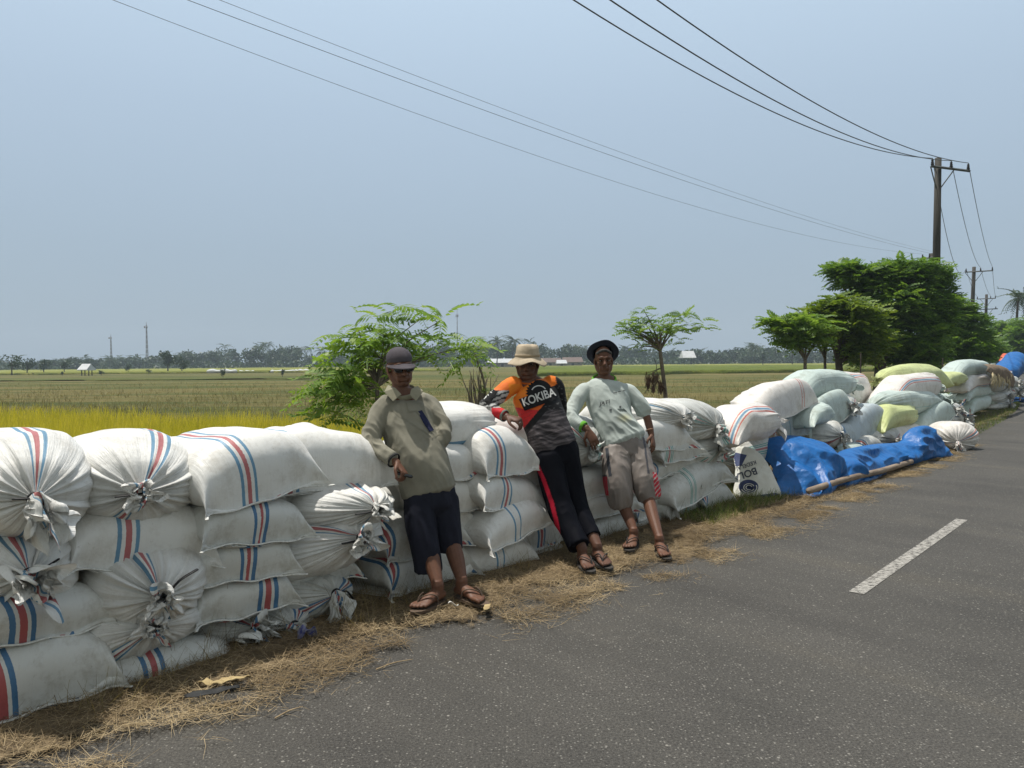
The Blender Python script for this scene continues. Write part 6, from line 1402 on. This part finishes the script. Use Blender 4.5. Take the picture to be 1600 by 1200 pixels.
decal('lettering', text_shape('KOKIBA', .02), affine(841.5, 621.5, 14.5, -19, 1.25), bv2, M_WHP, root, .017, 1.2)
decal('sleeve_panel', polyshape([(748, 619), (764, 605), (778, 612), (764, 634)]), IDX, bv2, M_BLKP, root, .005); decal('sleeve_lettering', text_shape('DA', .02), affine(760, 616, 12, -40, 1.1), bv2, M_WHP, root, .008, 1.2)
wlink('cuff', mesh_from('cuff', *ringtube(P(788, 649.5, 5.58), P(793, 652, 5.555)-P(780, 646, 5.61), .041, .039, V3(0, 0, 1), (.012, .005))), cloth('grey_cuff', (.16, .17, .15)), root)
def colt2(x, y, p):
    xc = np.interp(y, [700, 711, 750, 787, 823, 858, 885], [828, 832, 849.5, 862.5, 871, 876, 880]); w = np.interp(y, [711, 787, 858], [3.4, 3.6, 3.0])
    return (.50, .02, .045) if abs(x-xc) < w else (.006, .0065, .010)
tr = [tube([P(865, 690, 5.72), P(869, 706, 5.70), P(872, 722, 5.69)], [(.158, .115), (.172, .125), (.165, .12)], seg=24, side=sh_side, caps=1),
    tube([P(858, 715, 5.65), P(864, 748, 5.60), P(874, 790, 5.53), P(874, 790, 5.53).lerp(an1, .35)+V3(-.01, .012, 0), P(874, 790, 5.53).lerp(an1, .70)+V3(-.012, .012, 0), P(874, 790, 5.53).lerp(an1, .95)+V3(-.012, .008, 0)], [.108, .102, .090, .084, .078, .076], seg=20, flat_caps='end'), tube([P(884, 712, 5.70), P(891, 745, 5.68), P(902, 788, 5.63), P(902, 788, 5.63).lerp(an2, .48)+V3(0, .02, 0), P(902, 788, 5.63).lerp(an2, .80)+V3(0, .01, 0)], [.098, .092, .080, .068, .062], seg=20, flat_caps='end')]
add_shirt(root, tr, cloth('black_track_cloth', (1, 1, 1), (.8, .8, .8), .6, vcol=True), .008, 8, V3(.25, 0, -1), colt2, [(P(875, 790, 5.5), .15, .8), (P(905, 850, 5.5), .12, 1.2)], name='trousers', seed=13).active_material.node_tree.nodes['Principled BSDF'].inputs['Specular IOR Level'].default_value = .04
sandal(root, at1, s1, fd1, -1, M_SOLE, M_STRAP); sandal(root, at2, s2, fd2, 1, M_SOLE, M_STRAP)
def brim_hat(root, c, ax_, fr, r0, r1, hcrown, drop, mat, name='hat', taper=.86, crease=.004, wav=.012, parts_extra=None, ell=1.12):
    n_ = Vector(ax_).normalized(); a = Vector(fr); a = (a-n_*a.dot(n_)).normalized(); b_ = n_.cross(a); V = []; F = []; N = 56; rows = []
    prof_ = [(0.02, hcrown*1.0), (.45*r0*taper, hcrown*1.02), (.85*r0*taper, hcrown*.98), (r0*taper, hcrown*.86), (r0*(taper+1)/2, hcrown*.45), (r0, 0.004)]
    for q in range(1, 8): t = q/7; prof_.append((r0+(r1-r0)*t, -drop*t**1.2))
    for j, (rr_, zz) in enumerate(prof_):
        for i in range(N):
            t = 2*math.pi*i/N; w = wav*max(0, (j-5))/7*(math.sin(t*3+1)+.6*math.sin(t*5))+crease*math.sin(t*4+j)*(1 if j < 6 else .3)
            V.append(tuple(c+a*(rr_*ell*math.cos(t))+b_*(rr_*math.sin(t))+n_*(zz+w)))
    for j in range(len(prof_)-1):
        for i in range(N): F.append((j*N+i, j*N+(i+1) % N, (j+1)*N+(i+1) % N, (j+1)*N+i))
    F.append(tuple(range(N))[::-1]); o = wlink(name, mesh_from(name, V, F), mat, root); sm = o.modifiers.new('t', 'SOLIDIFY'); sm.thickness = .003; return o, a, b_, n_
M_HATB = cloth('beige_hat_cloth', (.50, .42, .31), (.38, .31, .22), scale=22); ho, a_, b2_, n_ = brim_hat(root, X(0, .035, -.008), u*.99-f*.06, f, .094, .150, .098, .045, M_HATB)
wlink('hat_band', mesh_from('hat_band', *ringtube(X(0, .052, -.008), u*.99-f*.06, .096*1.1, .0945, f, (.010, .004))), cloth('tan_hat_band', (.38, .30, .20)), root)
wlink('hair', mesh_from('hair', *merge([tube([X(q*.070, .035, -.02), X(q*.076, .0, -.02), X(q*.070, -.03, -.035)], [.016, .018, .012], seg=8) for q in (-1, 1)])), M_HAIR, root)
wlink('ring', mesh_from('ring', *ringtube(P(812, 661, 5.505), V3(1, 0, -.3), .011, .011, V3(0, 0, 1), .002, N=14)), simple('silver', (.7, .7, .7), (.6, .6, .6), 4, .3, metal=.8), root)

# ------------------------------------------------------------ man in the dark hat
root = empty('person', G(1010, 868), None, 'man in a dark brimmed hat, pale green collared shirt and rolled brown trousers', 'person', 'men leaning on the sacks')
f, u, s = frame((-.02, -1, -.02), (-.03, .04, 1)); k = 1.0
hc = P(943, 563, 6.44); hp, X = head_parts(hc, f, u, s, k, P(945, 598, 6.44), .93); sh_side = V3(.42, .06, -.0)
arm1 = [P(911, 615, 6.36), P(890, 654, 6.19), P(910, 667, 6.07)]; wr1 = P(919, 673, 6.04); arm2 = [P(984, 615, 6.44), P(1007, 645, 6.39), P(1014, 664, 6.34)]; wr2 = P(1018, 681, 6.30)
fl, an1, at1, s1, fd1 = foot_parts(G(982, 861, .045), G(982, 861, .045)-G(994, 847, .045), 1.08); fr, an2, at2, s2, fd2 = foot_parts(G(1042, 874, .02), G(1042, 874, .02)-G(1026, 859, .02), 1.08, .036)
body = hp+[tube([P(945, 596, 6.44), P(950, 630, 6.38), P(962, 668, 6.30), P(974, 700, 6.22)], [(.11, .06), (.14, .085), (.13, .085), (.13, .085)], seg=16, side=sh_side), tube(arm1+[wr1], [.034, .026, .026, .024], seg=12), tube(arm2+[wr2], [.034, .033, .033, .024], seg=12)]
body += hand_parts(wr1, P(931, 694, 6.0)-wr1, V3(-.3, .9, -.1), -1, (.25, .3, .4, .45), 1.05, .15)+hand_parts(wr2, P(1022, 702, 6.24)-wr2, V3(-.75, .5, 0), -1, (.75, .6, .5, .45), 1.05, .1)
body += fl+fr+[tube([P(964, 720, 6.15), P(970, 775, 6.03), (P(970, 775, 6.03)+an1)/2+V3(0, .025, 0), an1], [.07, .052, .048, .032], seg=14), tube([P(995, 718, 6.20), P(1010, 768, 6.05), (P(1010, 768, 6.05)+an2)/2+V3(0, .025, 0), an2], [.07, .052, .048, .032], seg=14)]
wlink('body', fuse(body, .0045, 2, .5), M_SKIN, root); eyes(root, X, (s, f, u), k)
def col3(x, y, p):
    c = np.array((.47, .52, .49)); 
    d = math.hypot((x-976)/14, (y-653)/9); c = c*(1-.8*max(0, 1-d))+np.array((.46, .44, .22))*.8*max(0, 1-d)
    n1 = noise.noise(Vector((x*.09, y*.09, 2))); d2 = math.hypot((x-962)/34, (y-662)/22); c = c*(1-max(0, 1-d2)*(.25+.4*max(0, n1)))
    if (abs(x-(972+(y-641)*1.2)) < 6 and abs(y-641) < 2.2): c = np.array((.10, .12, .11))
    if y > 683 and abs(((y-(x-974)*-.22)-694)) < 1.2: c = c*.6+np.array((.05, .2, .2))*.4
    if x < 915 and 652 < y+(x-900)*.0 < 668 and math.sin((x+y)*1.5) > .6: c = c*.8
    return c
M_SH3 = cloth('pale_mint_shirt_cloth', (1, 1, 1), (.85, .86, .85), .8, vcol=True)
sp_ = [tube([P(945, 596, 6.44), P(945, 599, 6.43), P(946, 606, 6.41), P(951, 630, 6.36), P(961, 662, 6.29), P(970, 680, 6.25), P(975, 690, 6.23)], [(.095, .045), (.135, .06), (.185, .09), (.180, .118), (.172, .125), (.172, .13), (.176, .135)], seg=28, side=sh_side, caps=1),
    tube([P(924, 608, 6.40), P(911, 612, 6.36), P(898, 632, 6.27), P(891, 653, 6.18), P(900, 661, 6.12), P(909, 666, 6.08)], [.052, .062, .060, .053, .047, .043], seg=16, caps=1), tube([P(970, 608, 6.43), P(984, 612, 6.44), P(998, 630, 6.41), P(1006, 644, 6.39)], [.052, .063, .063, .058], seg=16, caps=1)]
shirt3 = add_shirt(root, sp_, M_SH3, .0105, 9, V3(-.75, .0, 1), col3, [(P(891, 653, 6.14), .14, 1.2), (P(1000, 672, 6.2), .22, 1.6), (P(1002, 640, 6.35), .1, .8)], seed=21)
M_LIME = cloth('lime_green_trim', (.17, .46, .05), (.12, .36, .04))
wlink('collar', mesh_from('collar', *ringtube(P(944, 593, 6.43), V3(0, -.55, 1), .096, .078, V3(1, .1, 0), (.018, .010))), M_LIME, root)
wlink('cuff', mesh_from('cuff', *ringtube(P(910.5, 666.5, 6.075), P(919, 673, 6.04)-P(902, 662, 6.1), .042, .040, V3(0, 0, 1), (.017, .006))), M_LIME, root)
wlink('bracelet', mesh_from('bracelet', *ringtube(P(1015, 672, 6.32), P(1018, 681, 6.30)-P(1012, 658, 6.35), .032, .030, V3(1, 0, 0), .0035, N=20)), simple('bracelet_cord', (.45, .28, .18), (.4, .2, .12), 20, .6), root)
bv3 = bvh_of([shirt3]); M_INK3 = cloth('faded_black_print', (.04, .045, .045), (.16, .17, .17), scale=90)
decal('lettering', text_shape('JATI', .02, .35), affine(944, 630, 9.5, -17, .8), bv3, M_INK3, root, .004, 1.3)
for (x, y, w) in ((961, 614, 3.0), (968, 612, 2.4), (975, 610.5, 1.8)): decal('print_mark', polyshape([(x-w, y-.6), (x+w, y-1.4), (x+w, y), (x-w, y+.9)]), IDX, bv3, M_INK3, root, .004)
for (x, y, w) in ((954, 641, 1.8), (969, 636, 1.5)): decal('print_mark', polyshape([(x-w, y-w), (x+w, y-w*1.2), (x+w, y+w), (x-w, y+w)]), IDX, bv3, M_INK3, root, .004)
def colt3(x, y, p):
    c = (.235, .205, .185)
    if x < 948.5+(y-745)*.08 and 742 < y < 774 and x > 900: c = (.42, .03, .05) if y > 745 else (.05, .05, .06)
    if 944 < x < 958 and 700 < y < 745 and abs(x-(948+(y-700)*.12)) < 2.5: c = (.05, .055, .065)
    if x > 1020+(y-740)*.12 and 738 < y < 776: c = (.50, .03, .05) if (math.sin(y*.8+x*.9) > -.75) else (.5, .48, .45)
    if abs(x-(1008+(y-700)*.14)) < 1.6 and y < 740: c = (.07, .07, .08)
    return c
tr = [tube([P(974, 682, 6.24), P(976, 698, 6.22), P(978, 712, 6.20)], [(.160, .115), (.178, .128), (.17, .12)], seg=24, side=sh_side, caps=1),
    tube([P(962, 705, 6.17), P(963, 735, 6.08), P(966, 765, 6.02), P(969, 785, 6.01), P(970, 792, 6.01)], [.105, .108, .104, .094, .080], seg=20, flat_caps='end'), tube([P(994, 703, 6.21), P(1001, 728, 6.13), P(1009, 755, 6.06), P(1014, 772, 6.05), P(1015, 779, 6.05)], [.100, .098, .094, .085, .075], seg=20, flat_caps='end')]
add_shirt(root, tr, cloth('brown_grey_trouser_cloth', (1, 1, 1), (.82, .82, .82), .5, vcol=True), .012, 8, V3(.1, .1, -1), colt3, [(P(966, 785, 5.95), .12, 1.3), (P(1013, 772, 6.0), .12, 1.3), (P(978, 712, 6.1), .12, 1.0)], name='trousers', seed=23)
sandal(root, at1, s1, fd1, 1, M_SOLE, M_STRAP); sandal(root, at2, s2, fd2, -1, M_SOLE, M_STRAP, z0=.014)
M_HATD = cloth('dark_navy_hat_cloth', (.018, .022, .035), (.012, .014, .022))
brim_hat(root, X(0, .052, -.035), u*.62-f*.78, f, .086, .137, .075, -.012, M_HATD, ell=1.0, wav=.006)
hair = [tube([X(-.060, .060, .052), X(-.03, .078, .066), X(0, .084, .070), X(.03, .078, .066), X(.060, .060, .052)], [.012]*5, seg=8)]
wlink('hair', mesh_from('hair', *merge(hair)), M_HAIR, root)
# ============================================================ hazy air
m_ = bpy.data.materials.new('haze'); m_.use_nodes = True; n = m_.node_tree.nodes; l = m_.node_tree.links; n.clear()
ou = n.new('ShaderNodeOutputMaterial'); pv_ = n.new('ShaderNodeVolumePrincipled'); pv_.inputs['Color'].default_value = (.74, .87, 1.0, 1); pv_.inputs['Density'].default_value = .0006; pv_.inputs['Anisotropy'].default_value = 0.0
l.new(pv_.outputs[0], ou.inputs['Volume'])
hz = link('haze', mesh_from('haze', *box(-1500, 1500, -70, 1400, -1.6, 60), smooth=False), m_); tag(hz, kind='stuff', label='thin pale haze over the fields', cat='haze')
